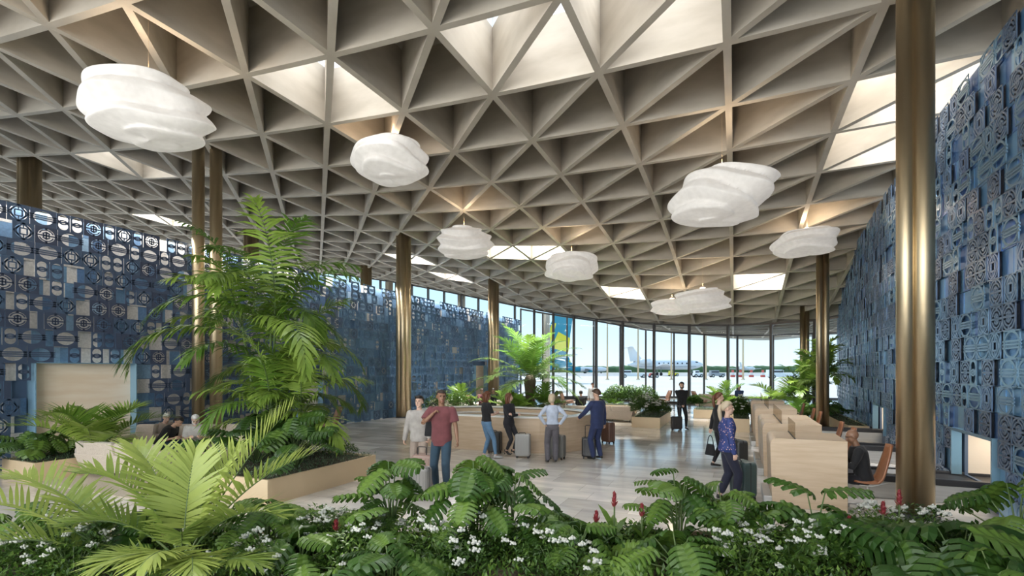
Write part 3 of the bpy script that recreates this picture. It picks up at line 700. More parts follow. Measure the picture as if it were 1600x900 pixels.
    for s, a, k, t in legl:
        end = k.lerp(t, 1-(leg_end-.02)/.4); lr = leg_r
        limb(m, [a, a.lerp(k, .35), k, k.lerp(end, .35), end], [.090, .084+lr*.5, .062+lr, .060+lr, .042+lr*1.3])
    if seat: m.ball(Pz+Vector((0, -.01, -.01)), (.17, .12, .10), 16, 10)
    m.build('trousers', M[legs], root, remesh=.014, sm=3)
    for s, a, k, t in legl:
        m = MB(); d = Vector((s*.12, 1, 0)).normalized() if not seat else Vector((0, 1, 0)); zb = .045; hz = heel*.05
        t2 = Vector((t.x, t.y, t.z-.09))
        m.sweep([t2-d*.055+Vector((0, 0, zb+hz)), t2+d*.02+Vector((0, 0, .05+hz)), t2+d*.10+Vector((0, 0, .038)), t2+d*.165+Vector((0, 0, .030)), t2+d*.195+Vector((0, 0, .026))], [.030, .040, .040, .034, .018], 14, ratio=.72)
        m.sweep([t2-d*.02+Vector((0, 0, .06+hz)), t2-d*.015+Vector((0, 0, .095+hz))], [.038, .036], 12)
        if heel: m.sweep([t2-d*.05+Vector((0, 0, .05)), t2-d*.055+Vector((0, 0, .002))], [.018, .008], 8)
        m.build('shoe', M[shoe], root, remesh=.009, sm=2)
    root['_arms'] = 0; del root['_arms']
    return root
# ------------------------------------------------------------------ luggage
def suitcase(loc, face, label, matn, w=.42, h=.60, dp=.25, handle=.0, ribs=5, rounded=.06, z0=0, group=None, tie=False):
    root = tag(empty('suitcase', (loc[0], loc[1], z0), facing(face)), label, 'suitcase', group)
    m = MB(); n = 8; r = rounded; poly = []
    for cx, cz, a0 in ((w/2-r, h-r, 0), (-w/2+r, h-r, PI/2), (-w/2+r, r, PI), (w/2-r, r, 1.5*PI)):
        for k in range(n): t = a0+PI/2*k/(n-1); poly.append((cx+math.cos(t)*r, cz+math.sin(t)*r))
    V = []; ys = [-dp/2, -dp/2+.03, dp/2-.03, dp/2]; ins = [.03, 0, 0, .03]; N = len(poly)
    for y, q in zip(ys, ins):
        for x, z in poly: V.append((x*(1-q/(w/2)), y, (z-h/2)*(1-q/(h/2))+h/2+.05))
    Q = [(i*N+k, i*N+(k+1) % N, (i+1)*N+(k+1) % N, (i+1)*N+k) for i in range(3) for k in range(N)]
    V += [(0, ys[0], h/2+.05), (0, ys[3], h/2+.05)]; T = [(4*N, (k+1) % N, k) for k in range(N)]+[(4*N+1, 3*N+k, 3*N+(k+1) % N) for k in range(N)]
    m.add(V, Q, T); m.build('shell', M[matn], root, bevel=.008)
    m = MB()
    for k in range(ribs):
        x = (k-(ribs-1)/2)*(w-.14)/max(1, ribs-1)
        for s in (-1, 1): m.box(x-.008, x+.008, s*dp/2-.006, s*dp/2+.006, .12, h-.02)
    m.build('rib', M[matn], root, bevel=.004)
    m = MB(); m.box(-w/2-.002, w/2+.002, -.006, .006, .055, h+.045); m.build('zip', M['dark'], root)
    for sx in (-1, 1):
        for sy in (-1, 1):
            m = MB(); m.sweep([(sx*(w/2-.05)-.014, sy*(dp/2-.04), .028), (sx*(w/2-.05)+.014, sy*(dp/2-.04), .028)], .027, 14); m.box(sx*(w/2-.05)-.02, sx*(w/2-.05)+.02, sy*(dp/2-.04)-.015, sy*(dp/2-.04)+.015, .035, .06); m.build('wheel', M['dark'], root)
    m = MB(); hz = h+.05+handle
    m.sweep([(-.09, -dp/2+.04, h+.03), (-.09, -dp/2+.04, hz+.02), (-.07, -dp/2+.04, hz+.035), (.07, -dp/2+.04, hz+.035), (.09, -dp/2+.04, hz+.02), (.09, -dp/2+.04, h+.03)], .009, 8); m.build('handle', M['dark'], root)
    return root
# ------------------------------------------------------------------ circular counter
cx0, cx1, cy0, r0_ = -7.85, -5.75, 14.65, 1.85
def stadium(r, n=20):
    P = []
    for k in range(n+1): t = -PI/2+PI*k/n; P.append((cx1+math.cos(t)*r, cy0+math.sin(t)*r))
    for k in range(n+1): t = PI/2+PI*k/n; P.append((cx0+math.cos(t)*r, cy0+math.sin(t)*r))
    return P
def ring(name, ra, rb, z0, z1, m, parent):
    A = stadium(ra); B = stadium(rb); n = len(A); V = [(x, y, z) for z in (z0, z1) for x, y in A]+[(x, y, z) for z in (z0, z1) for x, y in B]
    Q = []
    for k in range(n):
        j = (k+1) % n; Q += [(k, j, n+j, n+k), (2*n+j, 2*n+k, 3*n+k, 3*n+j), (n+k, n+j, 3*n+j, 3*n+k), (j, k, 2*n+k, 2*n+j)]
    mb = MB(); mb.add(np.array(V)-np.array([cx0, cy0, 0]), Q); return mb.build(name, m, parent, bevel=.006)
ctr = tag(empty('reception_counter', (cx0, cy0, 0)), 'oval pale oak information counter with white tops in the middle of the hall', 'counter')
ring('outer_panel', r0_, r0_-.06, 0, .96, M['wood'], ctr); ring('counter_top', r0_-.0, r0_-.34, .96, 1.0, M['white'], ctr)
ring('inner_panel', r0_-.62, r0_-.68, 0, .80, M['wood'], ctr); ring('inner_worktop', r0_-.40, r0_-.72, .80, .84, M['white'], ctr)
ring('toe_kick', r0_-.34, r0_-.40, 0, .94, M['wood'], ctr)
# ------------------------------------------------------------------ check-in desks
def desk(y0, y1, label, x0=.55, x1=1.66):
    r = tag(empty('check_in_desk', (x0, y0, 0)), label, 'desk', 'pale oak check-in desks'); w = x1-x0; d = y1-y0
    prof = [(0.03, 0), (0.0, .95)]+[(.10-.10*math.cos(t), 1.05+.10*math.sin(t)) for t in np.linspace(0, PI/2, 7)]+[(w, 1.15), (w, 0)]
    n = len(prof); V = [(x, y, z) for y in (0, d) for x, z in prof]+[(w/2, 0, .5), (w/2, d, .5)]
    m = MB(); m.add(V, [(k, (k+1) % n, n+(k+1) % n, n+k) for k in range(n)], [(2*n, (k+1) % n, k) for k in range(n)]+[(2*n+1, n+k, n+(k+1) % n) for k in range(n)])
    m.build('body', M['wood'], r, bevel=.01)
    m = MB(); m.box(-.10, .03, .03, d-.03, 0, .16); m.build('steel_kick', M['steel'], r, bevel=.01)
    m = MB(); m.box(.36, .372, .02, d-.02, 1.15, 1.42); m.build('glass_screen', M['smoke'], r)
    m = MB(); m.box(.355, .377, .0, d, 1.148, 1.158); m.build('screen_channel', M['dark'], r)
    return r
def tinted():
    m = bpy.data.materials.new('tinted_glass'); m.use_nodes = True; N = m.node_tree.nodes; L = m.node_tree.links; N.remove(N['Principled BSDF'])
    t = N.new('ShaderNodeBsdfTransparent'); t.inputs[0].default_value = (.80, .76, .70, 1); g = N.new('ShaderNodeBsdfGlossy'); g.inputs['Roughness'].default_value = .05; ms = N.new('ShaderNodeMixShader'); ms.inputs[0].default_value = .06
    L.new(t.outputs[0], ms.inputs[1]); L.new(g.outputs[0], ms.inputs[2]); L.new(ms.outputs[0], N['Material Output'].inputs[0]); return m
M['smoke'] = tinted()
DY = [(9.57, 10.72), (12.2, 13.4), (13.5, 14.7), (16.8, 17.9), (18.0, 19.1), (20.8, 21.9)]
on_ = ['nearest check-in desk, with its whole oak end panel in view', 'second check-in desk from the front', 'third check-in desk from the front, joined to the second', 'fourth check-in desk from the front', 'fifth check-in desk from the front, joined to the fourth', 'farthest check-in desk of the row']
for (a, b), l in zip(DY, on_): desk(a, b, l)
# ------------------------------------------------------------------ agent chairs
def shell_chair(loc, face, label):
    r = tag(empty('task_chair', (loc[0], loc[1], 0), facing(face)), label, 'chair', 'tan leather chairs behind the check-in desks')
    m = MB(); V = []; n, k_ = 10, 16
    for i in range(k_+1):           # seat then back shell
        u = i/k_
        if u < .4: y = .22-u/.4*.40; z = .47-.02*math.sin(u/.4*PI); wd = .21+.02*math.sin(u/.4*PI)
        else:
            q = (u-.4)/.6; y = -.18-.05*math.sin(q*PI/2)-.10*q; z = .47+.62*q; wd = .225*(1-.0*q)*math.cos(q*PI/2*.80)**.45
        for j in range(n+1):
            s = j/n*2-1; V.append((s*wd, y+.05*s*s*(1 if u > .35 else 0), z+.03*s*s*(1 if u < .45 else 0)))
    Q = [(i*(n+1)+j, i*(n+1)+j+1, (i+1)*(n+1)+j+1, (i+1)*(n+1)+j) for i in range(k_) for j in range(n)]
    m.add(V, Q); m.build('shell', M['leather'], r, smooth=True, solid=.03)
    m = MB(); m.ball((0, .02, .49), (.19, .19, .03), 18, 8); m.build('seat_pad', M['leather'], r, smooth=True)
    m = MB(); m.sweep([(-.2, -.22, .50), (-.22, -.02, .43), (-.2, .15, .43)], .010, 6); m.sweep([(.2, -.22, .50), (.22, -.02, .43), (.2, .15, .43)], .010, 6); m.box(-.12, .12, -.1, .1, .425, .45); m.build('seat_bracket', M['steel'], r)
    m = MB(); m.sweep([(0, 0, .05), (0, 0, .43)], .025, 12); m.build('gas_post', M['steel'], r)
    m = MB()
    for q in range(5):
        t = q*2*PI/5; m.sweep([(0, 0, .09), (math.cos(t)*.27, math.sin(t)*.27, .055)], [.022, .014], 8); m.ball((math.cos(t)*.27, math.sin(t)*.27, .028), .028, 10, 6)
    m.build('star_base', M['steel'], r)
    return r
chs = [(2.0, 9.95), (2.0, 12.6), (2.0, 13.9), (2.0, 17.1), (2.0, 18.4), (2.0, 21.0)]
for (x, y), l in zip(chs, ['tan leather swivel chair the seated agent leans from, at the nearest desk', 'tan leather chair back behind the second desk', 'tan leather chair behind the third desk', 'tan leather chair behind the fourth desk', 'tan leather chair behind the fifth desk', 'farthest tan leather chair, behind the last desk']):
    shell_chair((x, y), 0 if False else math.degrees(TH)-90+0, l)
# baggage conveyors
def conveyor(y0, y1, x0, x1, label, zt=.36):
    r = tag(empty('baggage_conveyor', (x0, y0, 0)), label, 'conveyor', 'steel baggage conveyors running to the wall'); w = x1-x0; d = y1-y0
    m = MB(); m.box(0, w, 0, d, 0, zt-.06); m.build('housing', M['steel'], r, bevel=.01)
    m = MB(); m.box(0, w, .12, d-.12, zt-.06, zt); m.build('belt', M['belt'], r, bevel=.01)
    for a in (0, d-.1):
        m = MB(); m.box(0, w, a, a+.1, zt-.06, zt+.05); m.build('side_rail', M['dark'], r, bevel=.01)
    m = MB(); m.sweep([(.02, .14, zt-.04), (.02, d-.14, zt-.04)], .035, 12); m.build('roller', M['steel'], r, smooth=True)
    return r
conveyor(10.95, 11.95, 1.8, 4.4, 'nearest steel conveyor, entering the wide opening beside the big column')
conveyor(15.0, 15.75, 1.8, 4.6, 'middle steel conveyor between the third and fourth desks')
conveyor(19.3, 19.62, 1.8, 4.9, 'far steel conveyor entering the lit opening in the blue wall')
M['traygrey'] = mat('grey_plastic_tray', (.42, .42, .40), .5)
m = MB(); P = [(-.35, -.25), (.25, -.25), (.38, -.12), (.38, .12), (.25, .25), (-.35, .25)]; m.prism(P, 0, .05); o = m.build('luggage_tray', M['traygrey'], None, loc=(2.9, 11.4, .372), bevel=.012); tag(o, 'flat grey luggage tray on the nearest conveyor', 'tray')
m = MB(); m.prism(P, 0, .05); o = m.build('luggage_tray', M['traygrey'], None, loc=(2.5, 15.38, .372), bevel=.012); tag(o, 'flat grey luggage tray on the middle conveyor', 'tray')
# ------------------------------------------------------------------ sofas and armchairs
def sofa(loc, rz, w, label, parts=3, back=.80, m_='sofa', group=None, sled=False, dep=.85):
    r = tag(empty('sofa', (loc[0], loc[1], 0), rz), label, 'sofa', group)
    m = MB(); V = [(-w/2+.1, -dep/2+.1, .12), (w/2-.1, -dep/2+.1, .12), (w/2-.1, dep/2-.05, .12), (-w/2+.1, dep/2-.05, .12)]+[(-w/2, -dep/2, .52), (w/2, -dep/2, .52), (w/2, dep/2, .36), (-w/2, dep/2, .36)]
    m.add(V, [(3, 2, 1, 0), (4, 5, 6, 7), (0, 1, 5, 4), (1, 2, 6, 5), (2, 3, 7, 6), (3, 0, 4, 7)]); m.build('frame', M[m_], r, bevel=.03)
    cw = (w-.1)/parts
    for k in range(parts):
        x = -w/2+.05+cw*(k+.5)
        m = MB(); m.box(-cw/2+.01, cw/2-.01, -dep/2+.22, dep/2-.0, .36, .47, off=(x, 0, 0)); m.build('seat_cushion', M[m_], r, bevel=.045)
        m = MB(); V = [(-cw/2+.01, -dep/2+.03, .47), (cw/2-.01, -dep/2+.03, .47), (cw/2-.01, -dep/2+.24, .45), (-cw/2+.01, -dep/2+.24, .45), (-cw/2+.02, -dep/2-.03, back), (cw/2-.02, -dep/2-.03, back), (cw/2-.02, -dep/2+.13, back), (-cw/2+.02, -dep/2+.13, back)]
        m.add(np.array(V)+np.array([x, 0, 0]), [(3, 2, 1, 0), (4, 5, 6, 7), (0, 1, 5, 4), (1, 2, 6, 5), (2, 3, 7, 6), (3, 0, 4, 7)]); m.build('back_cushion', M[m_], r, bevel=.05)
    for s in (-1, 1):
        m = MB(); m.sweep([(s*(w/2-.06), -dep/2+.05, .56), (s*(w/2-.06), dep/2-.05, .52)], .075, 12); m.build('arm', M[m_], r, smooth=True)
        for q in (-1, 1): m = MB(); m.sweep([(s*(w/2-.18), q*(dep/2-.18), 0), (s*(w/2-.15), q*(dep/2-.15), .14)], [.012, .018], 8); m.build('leg', M['dark'], r)
    return r
def armchair(loc, face, label, group='high-backed brown lounge chairs by the glass', m_='brownseat'):
    r = tag(empty('lounge_chair', (loc[0], loc[1], 0), facing(face)), label, 'chair', group)
    m = MB(); V = []; n = 8; pr = [(.34, .42, .28), (.15, .40, .30), (-.12, .36, .30), (-.24, .42, .30), (-.32, .65, .29), (-.40, .90, .25), (-.45, 1.08, .17)]
    for y, z, w in pr:
        for j in range(n+1): s = j/n*2-1; V.append((s*w, y+.16*abs(s)**3*(1 if z > .5 else 0), z+(.15*abs(s)**4 if z < .5 else 0)))
    Q = [(i*(n+1)+j, i*(n+1)+j+1, (i+1)*(n+1)+j+1, (i+1)*(n+1)+j) for i in range(len(pr)-1) for j in range(n)]
    m.add(V, Q); m.build('shell', M[m_], r, smooth=True, solid=.06)
    m = MB(); m.sweep([(0, 0, .02), (0, 0, .36)], .03, 10); m.build('post', M['dark'], r)
    m = MB()
    for q in range(4): t = q*PI/2+PI/4; m.sweep([(0, 0, .05), (math.cos(t)*.3, math.sin(t)*.3, .015)], [.02, .015], 8)
    m.build('star_base', M['dark'], r)
    return r
def low_table(loc, label, r_=.32, h=.38):
    r = tag(empty('coffee_table', (loc[0], loc[1], 0)), label, 'table'); m = MB(); m.lathe([(r_, 0), (r_, .03)], 28, (0, 0, h)); m.build('table_top', M['wood'], r, bevel=.005)
    m = MB(); m.sweep([(0, 0, .01), (0, 0, h)], .03, 10); m.build('post', M['dark'], r); m = MB(); m.lathe([(r_*.6, 0), (r_*.6, .012)], 24); m.build('base', M['dark'], r); return r
def rugm(x0, x1, y0, y1, label):
    m = MB(); m.box(x0, x1, y0, y1, .0, .018); o = m.build('rug', M['rug'], None, bevel=.005); tag(o, label, 'rug'); return o
rugm(-13.0, -9.7, 5.45, 9.6, 'beige woven rug under the sofas on the left')
sofa((-11.9, 6.65), math.radians(8), 2.3, 'beige sofa seen from behind, nearest on the left rug', 2, .78)
sofa((-12.9, 8.55), math.radians(-155), 3.3, 'long beige sofa by the left screen where the men sit', 3, .86)
low_table((-11.1, 7.9), 'small round oak table between the two left sofas', .3, .4)
P = [(-14.4, -13.0)]
# back lounge
x, y = at(958, 22.5); sofa((x, y), math.radians(0)+TH*0, 1.9, 'small beige sofa beside the flowered planter right of the oval counter', 2, .72, dep=.8)
x, y = at(905, 23.5); sofa((x, y), math.radians(0), 3.6, 'long low beige sofa behind the oval counter', 3, .66)
rugm(-6.2, -3.9, 20.6, 23.4, 'beige rug under the small sofa right of the counter')
x, y = at(706, 26.5); sofa((x, y), math.radians(-150), 2.4, 'beige sofa by the left screen beyond the two walking men', 2, .74)
x, y = at(768, 25.5); sofa((x, y), math.radians(180), 1.8, 'beige sofa where the couple sits, left of the potted palm', 2, .76)
x, y = at(1117, 30); sofa((x, y), math.radians(170), 2.2, 'beige sofa by the glass behind the auburn-haired woman', 2, .84)
for px, d, fc, l in ((886, 29, 90, 'brown high-backed lounge chair just right of the potted palm'), (1038, 30, 270, 'brown high-backed lounge chair left of the man in black'), (1093, 29, 90, 'brown lounge chair at the glass right of the man in black'), (743, 24, 100, 'brown lounge chair beside the seated couple'), (512, 16.5, 250, 'brown lounge chair behind the tall palm by the left screen')):
    armchair(at(px, d), fc, l)
low_table(at(905, 29.5), 'low round table near the glass by the lounge chairs', .5, .4)
# ------------------------------------------------------------------ people in the photograph
person(at(690, 9.5), 188, 'person in a wine-red t-shirt and dark jeans, holding a bag strap at the shoulder', 1.92, skin='skin2', hair='hair_buzz', style='buzz', beard=None, top='wine_cotton', sleeve=.36, hem=.80, loose=.018, legs='blue_denim', leg_r=.012,
       lw=(-.30, .06, .86), rw=(.10, .17, 1.36), rh=(.9, -.1, -.8), la=(-.12, .10, .09), ra=(.12, -.08, .09), yaw=.5, pitch=.1, curl=.9, lh=(-.6, -1, 0))
person(at(655, 10.3), 178, 'smiling person in a pale grey sweater and taupe trousers, walking at the left', 1.76, skin='skin3', hair='hair_dark', style='full', top='grey_knit', sleeve=1., hem=.84, loose=.022, legs='taupe_cotton', leg_r=.012, shoe='shoe_white',
       lw=(-.22, .12, .92), rw=(.31, .02, .80), la=(-.10, .14, .09), ra=(.10, -.12, .11), yaw=-.25, curl=.8)
person(at(760, 13.1), 62, 'person in a black t-shirt and blue jeans looking at a phone', 1.74, True, hair='hair_red', style='long', skin='skin3', top='black_cotton', sleeve=.40, hem=.97, loose=.008, legs='light_denim', shoe='shoe_white',
       lw=(-.10, .30, 1.16), rw=(.04, .30, 1.17), lh=(-.6, -.6, -1), rh=(.6, -.6, -1), la=(-.10, -.03, .09), ra=(.14, .20, .09), pitch=.45, curl=.9)
person(at(795, 13.35), 130, 'person in a black suit with crossed arms and long auburn hair', 1.68, True, hair='hair_red', style='long', skin='skin3', top='black_suiting', hem=.80, loose=.012, legs='black_suiting', heel=1, leg_end=.10,
       lw=(.10, .19, 1.19), rw=(-.10, .22, 1.16), lh=(-1, -.3, -.8), rh=(1, -.3, -.8), la=(-.06, .10, .09), ra=(.07, -.04, .09), yaw=.75, curl=.7)
person(at(863, 12.5), -4, 'person in a pale blue shirt seen from behind with hands on hips', 1.70, True, hair='hair_blond', style='bob', skin='skin1', top='pale_blue_shirt', hem=.98, loose=.012, legs='grey_suiting', leg_r=.018, leg_end=.03,
       lw=(-.20, -.05, 1.00), rw=(.20, -.05, 1.00), lh=(-1, -.35, .2), rh=(1, -.35, .2), la=(-.12, 0, .09), ra=(.09, .03, .09), yaw=-.5, curl=.6)
person(at(933, 12.95), -35, 'person in a navy suit seen from behind with one hand on the counter', 1.80, hair='hair_brown', style='full', skin='skin1', top='navy_suiting', hem=.78, loose=.020, legs='navy_suiting', leg_r=.014, leg_end=.03,
       lw=(-.28, .34, 1.04), rw=(.28, .02, .82), la=(-.11, .02, .09), ra=(.12, .0, .09), yaw=.1, pitch=.3, lh=(-1, -1, -.4))
person(at(1065, 19.5), 182, 'person in black shirt and trousers facing the viewer by a black case', 1.82, hair='hair_dark', style='full', skin='skin3', beard='hair_dark', top='black_cotton', hem=.84, loose=.004, legs='black_cotton',
       lw=(-.04, .17, .93), rw=(.04, .18, .92), lh=(-.5, -1, -.2), rh=(.5, -1, -.2), la=(-.15, .05, .09), ra=(.10, 0, .09), curl=.9, pitch=.1)
M['floral'] = mat('blue_floral_blouse', (.022, .04, .16), .7, var=(.03, .05, .20), vs=8)
def dots():
    m = M['floral']; N = m.node_tree.nodes; L = m.node_tree.links; b = N['Principled BSDF']; src = b.inputs['Base Color'].links[0].from_socket
    tc = N.new('ShaderNodeTexCoord'); v = N.new('ShaderNodeTexVoronoi'); v.inputs['Scale'].default_value = 24; L.new(tc.outputs['Object'], v.inputs[0])
    r = N.new('ShaderNodeValToRGB'); r.color_ramp.interpolation = 'CONSTANT'; r.color_ramp.elements[0].color = (1, 1, 1, 1); r.color_ramp.elements[1].position = .23; r.color_ramp.elements[1].color = (0, 0, 0, 1); L.new(v.outputs['Distance'], r.inputs[0])
    mx = N.new('ShaderNodeMix'); mx.data_type = 'RGBA'; L.new(r.outputs[0], mx.inputs[0]); L.new(src, mx.inputs[6]); mx.inputs[7].default_value = (.62, .38, .36, 1); L.new(mx.outputs[2], b.inputs['Base Color'])
dots()
person(at(1136, 8.85), 98, 'blonde person in a blue floral blouse at the near check-in desk', 1.74, True, hair='hair_blond', style='pony', skin='skin3', top='floral', hem=.88, loose=.022, legs='dark_navy', leg_r=.018, leg_end=.10,
       lw=(-.26, .05, .84), rw=(.25, .06, .82), la=(-.09, -.10, .09), ra=(.09, .12, .09), yaw=-.1)
person(at(1123, 11.9), 95, 'dark-clothed auburn ponytailed person, half hidden behind the floral blouse', 1.76, True, hair='hair_red', style='pony', skin='skin3', top='black_cotton', hem=.86, loose=.012, legs='black_suiting',
       lw=(-.26, -.12, .84), rw=(.24, .06, .82), la=(-.09, -.10, .09), ra=(.09, .12, .09))
person((1.95, 9.95), math.degrees(TH)-90+2, 'bald agent with glasses and black clothes seated at the nearest desk', 1.72, seat=True, lean=.2, skin='skin2', style='bald', hair='hair_dark', glasses=True, top='black_cotton', loose=.018, legs='black_suiting',
       lw=(-.18, .42, .78), rw=(.18, .42, .78), la=(-.1, .42, .09), ra=(.1, .42, .09), lk=(0, .3, 1), rk=(0, .3, 1), pitch=.35, z0=0)
person((-12.35, 8.35), 150, 'white-bearded person with white hair seated on the long left sofa', 1.74, seat=True, sz=.44, lean=.42, skin='skin3', hair='hair_white', beard='hair_white', style='full', top='white_cotton', sleeve=.4, loose=.022, legs='taupe_cotton',
       lw=(-.12, .36, .66), rw=(.12, .36, .66), la=(-.13, .50, .09), ra=(.13, .50, .09), lk=(0, .3, 1), rk=(0, .3, 1), pitch=.45)
person((-13.05, 7.9), 85, 'dark-haired person in a black t-shirt bending forward on the left sofa', 1.76, seat=True, sz=.44, lean=.62, skin='skin1', hair='hair_dark', style='short', top='black_cotton', sleeve=.4, loose=.022, legs='blue_denim',
       lw=(-.15, .42, .62), rw=(.15, .42, .62), la=(-.13, .46, .09), ra=(.13, .46, .09), lk=(0, .3, 1), rk=(0, .3, 1), pitch=.5)
person((-13.75, 8.35), 120, 'grey-haired person mostly hidden behind the dark-haired seated one', 1.70, seat=True, sz=.44, lean=.40, skin='skin3', hair='hair_white', style='buzz', top='taupe_cotton', legs='taupe_cotton',
       lw=(-.12, .36, .66), rw=(.12, .36, .66), la=(-.13, .46, .09), ra=(.13, .46, .09), lk=(0, .3, 1), rk=(0, .3, 1), pitch=.3)
sit = dict(seat=True, la=(-.12, .46, .09), ra=(.12, .46, .09), lk=(0, .3, 1), rk=(0, .3, 1), lw=(-.12, .36, .66), rw=(.12, .36, .66))
person(at(771, 25.3), 215, 'person in a dark top seated with crossed legs, right one of the far couple', 1.78, hair='hair_dark', top='black_cotton', legs='grey_suiting', pitch=.3, **sit)
person(at(753, 25.6), 160, 'person seated left in the far couple by the brown chair', 1.74, hair='hair_brown', top='wine_cotton', legs='black_suiting', pitch=.2, **sit)
person(at(908, 23.3), 0, 'dark-shirted person seen from behind on the long low sofa', 1.74, hair='hair_dark', style='buzz', top='black_cotton', legs='black_suiting', lean=.1, **sit)
person(at(870, 24.5), 120, 'brown-haired person seated left on the lounge sofa beyond the counter', 1.66, True, hair='hair_brown', style='long', top='taupe_cotton', legs='black_suiting', pitch=.3, **sit)
person(at(926, 26.5), 180, 'person in white standing beyond the navy suit', 1.62, hair='hair_dark', top='white_cotton', legs='taupe_cotton')
person(at(1155, 30.2), 215, 'person in blue seated by the glass wall at the right', 1.76, hair='hair_dark', top='blue_cotton', legs='blue_cotton', lean=-.05, **sit)
# bags and cases
suitcase(at(817, 13.2), 12, 'silver ribbed suitcase beside the black-suited person', 'case_silver', .40, .58, .25)
suitcase(at(871, 13.0), 30, 'grey suitcase behind the pale blue shirt', 'case_grey', .40, .58, .25)
suitcase(at(920, 13.1), 10, 'black cabin case with raised handle left of the navy suit', 'case_black', .36, .50, .24, .28)
suitcase(at(950, 15.8), 60, 'brown suitcase right behind the navy suit', 'case_brown', .42, .62, .26)
suitcase(at(773, 13.9), 20, 'dark suitcase behind the light blue jeans', 'case_dark', .38, .56, .24)
suitcase(at(1057, 19.2), 5, 'small black cabin case beside the man in black', 'case_black', .40, .48, .24, .46)
suitcase(at(1161, 9.05), 80, 'large dark teal suitcase beside the floral blouse', 'case_teal', .44, .62, .28)
suitcase(at(1153, 11.6), 80, 'dark suitcase standing behind the teal one', 'case_dark', .42, .64, .27)
suitcase(at(663, 9.9), 15, 'rose-brown suitcase between the two walking men', 'case_rose', .44, .60, .28, .12)
suitcase(at(655, 9.0), 15, 'ash grey suitcase standing in front of the rose-brown one', 'case_ash', .40, .52, .26)
def small_bag(name, loc, z, face, label, mt, w, h, d, hl):
    r = tag(empty(name, (loc[0], loc[1], z), facing(face)), label, 'bag'); m = MB(); V = [(-w/2, -d/2, 0), (w/2, -d/2, 0), (w/2, d/2, 0), (-w/2, d/2, 0), (-w*.36, -d*.25, h), (w*.36, -d*.25, h), (w*.36, d*.25, h), (-w*.36, d*.25, h)]
    m.add(V, [(3, 2, 1, 0), (4, 5, 6, 7), (0, 1, 5, 4), (1, 2, 6, 5), (2, 3, 7, 6), (3, 0, 4, 7)]); m.build('pouch', M[mt], r, bevel=.03)
    m = MB(); m.sweep([(w*.3*math.cos(t), 0, h-.02+math.sin(t)*hl) for t in np.linspace(0, PI, 12)], .010, 8); m.build('strap', M[mt], r, smooth=True); return r
small_bag('handbag', at(1110, 11.7), .32, 60, 'small black handbag hanging from the half-hidden hand', 'black_cotton', .26, .26, .12, .22)
b_ = small_bag('backpack', at(676, 9.75), 1.02, 185, 'black backpack slung behind the wine-red t-shirt', 'black_cotton', .30, .46, .18, .2)
m = MB(); m.box(-.037, .037, -.004, .004, 0, .15); x, y = at(771, 13.1); o = m.build('phone', M['dark'], None, loc=(x, y, 1.14), bevel=.006); o.rotation_euler = (.9, 0, facing(62)); tag(o, 'dark phone held in front of the black t-shirt', 'phone')
m = MB(); m.box(-.04, .04, -.006, .006, 0, .16); x, y = at(1064, 19.22); o = m.build('phone', M['dark'], None, loc=(x, y, .90), bevel=.006); o.rotation_euler = (.2, 1.4, facing(182)); tag(o, 'dark phone held by the man in black', 'phone')
# ------------------------------------------------------------------ plants
def leaf_monstera(mb, base, az, pit, L, r, tint, roll=0.):
    R = Matrix.Rotation(az, 3, 'Z') @ Matrix.Rotation(pit, 3, 'X') @ Matrix.Rotation(roll, 3, 'Y'); n = 7; V = []; Q = []; tt = []
    for s in (-1, 1):
        for k in range(n):
            o = len(V); U = (0, .34, .46, .76, 1.)
            for u in U:
                for v in (0, .5, 1.):
                    g = 0 if u < .4 else (.08 if u < .6 else (.10 if u < .9 else .30))
                    vv = g+(1-2*g)*v; t = (k+vv)/n
                    w = .52*(math.sin(PI*min(1, (t*.90+.11)))**.55) if t < .99 else .03
                    my = .02+.98*t; ey = -.14+1.02*t**.9+.12*math.sin(PI*t)
                    x = w*u*(1-.10*(u > .9)*(v != .5)); y = my*(1-u)+ey*u+.06*u*u; 
                    z = .06*math.sin(PI*u)*.8-.20*u*u*.6-.22*y*y+.022*(1 if v == .5 else -1)*min(1, u*2)
                    V.append(tuple(Vector(base)+R @ (Vector((s*x, y, z))*L)))
            for a in range(4):
                for b in range(2):
                    q = (o+a*3+b, o+a*3+b+1, o+(a+1)*3+b+1, o+(a+1)*3+b); Q.append(q if s > 0 else q[::-1]); tt.append(tint+(.06 if b else -.05)+(.22 if a == 0 else 0))
    mb.add(V, Q, tint=np.clip(tt, 0, 1))
def make_monstera(n, h, L, seed, spread=.45):
    r = random.Random(seed); lv = MB(); st = MB()
    for k in range(n):
        az = k*2.4+r.uniform(-.4, .4); f = (k+.5)/n; hh = h*(1.02-.62*f)*r.uniform(.88, 1.08); rad = spread*(.15+.95*f)*r.uniform(.8, 1.15)
        d = Vector((math.cos(az), math.sin(az), 0)); p = d*rad+Vector((0, 0, hh))
        st.sweep([d*.03, d*rad*.35+Vector((0, 0, hh*.55)), p], [.010, .008, .006], 6)
        leaf_monstera(lv, p, az-PI/2, r.uniform(-.75, .35), L*r.uniform(.75, 1.12), r, r.uniform(.1, .75), r.uniform(-.5, .5))
    return lv, st
def strip(V, Q, T, base, d, up, L, w, droop, tint, tl, segs=3, ws=(.55, 1, .75, .04)):
    o = len(V); side = d.cross(up); side = side.normalized() if side.length > 1e-4 else Vector((1, 0, 0)); p = Vector(base); dd = d.copy()
    for i in range(segs+1):
        wv = w*ws[i]*.5; V.append(tuple(p-side*wv)); V.append(tuple(p+side*wv))
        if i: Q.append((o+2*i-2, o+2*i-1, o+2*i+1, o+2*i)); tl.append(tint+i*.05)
        dd = (dd+Vector((0, 0, -droop))).normalized(); p = p+dd*(L/segs)
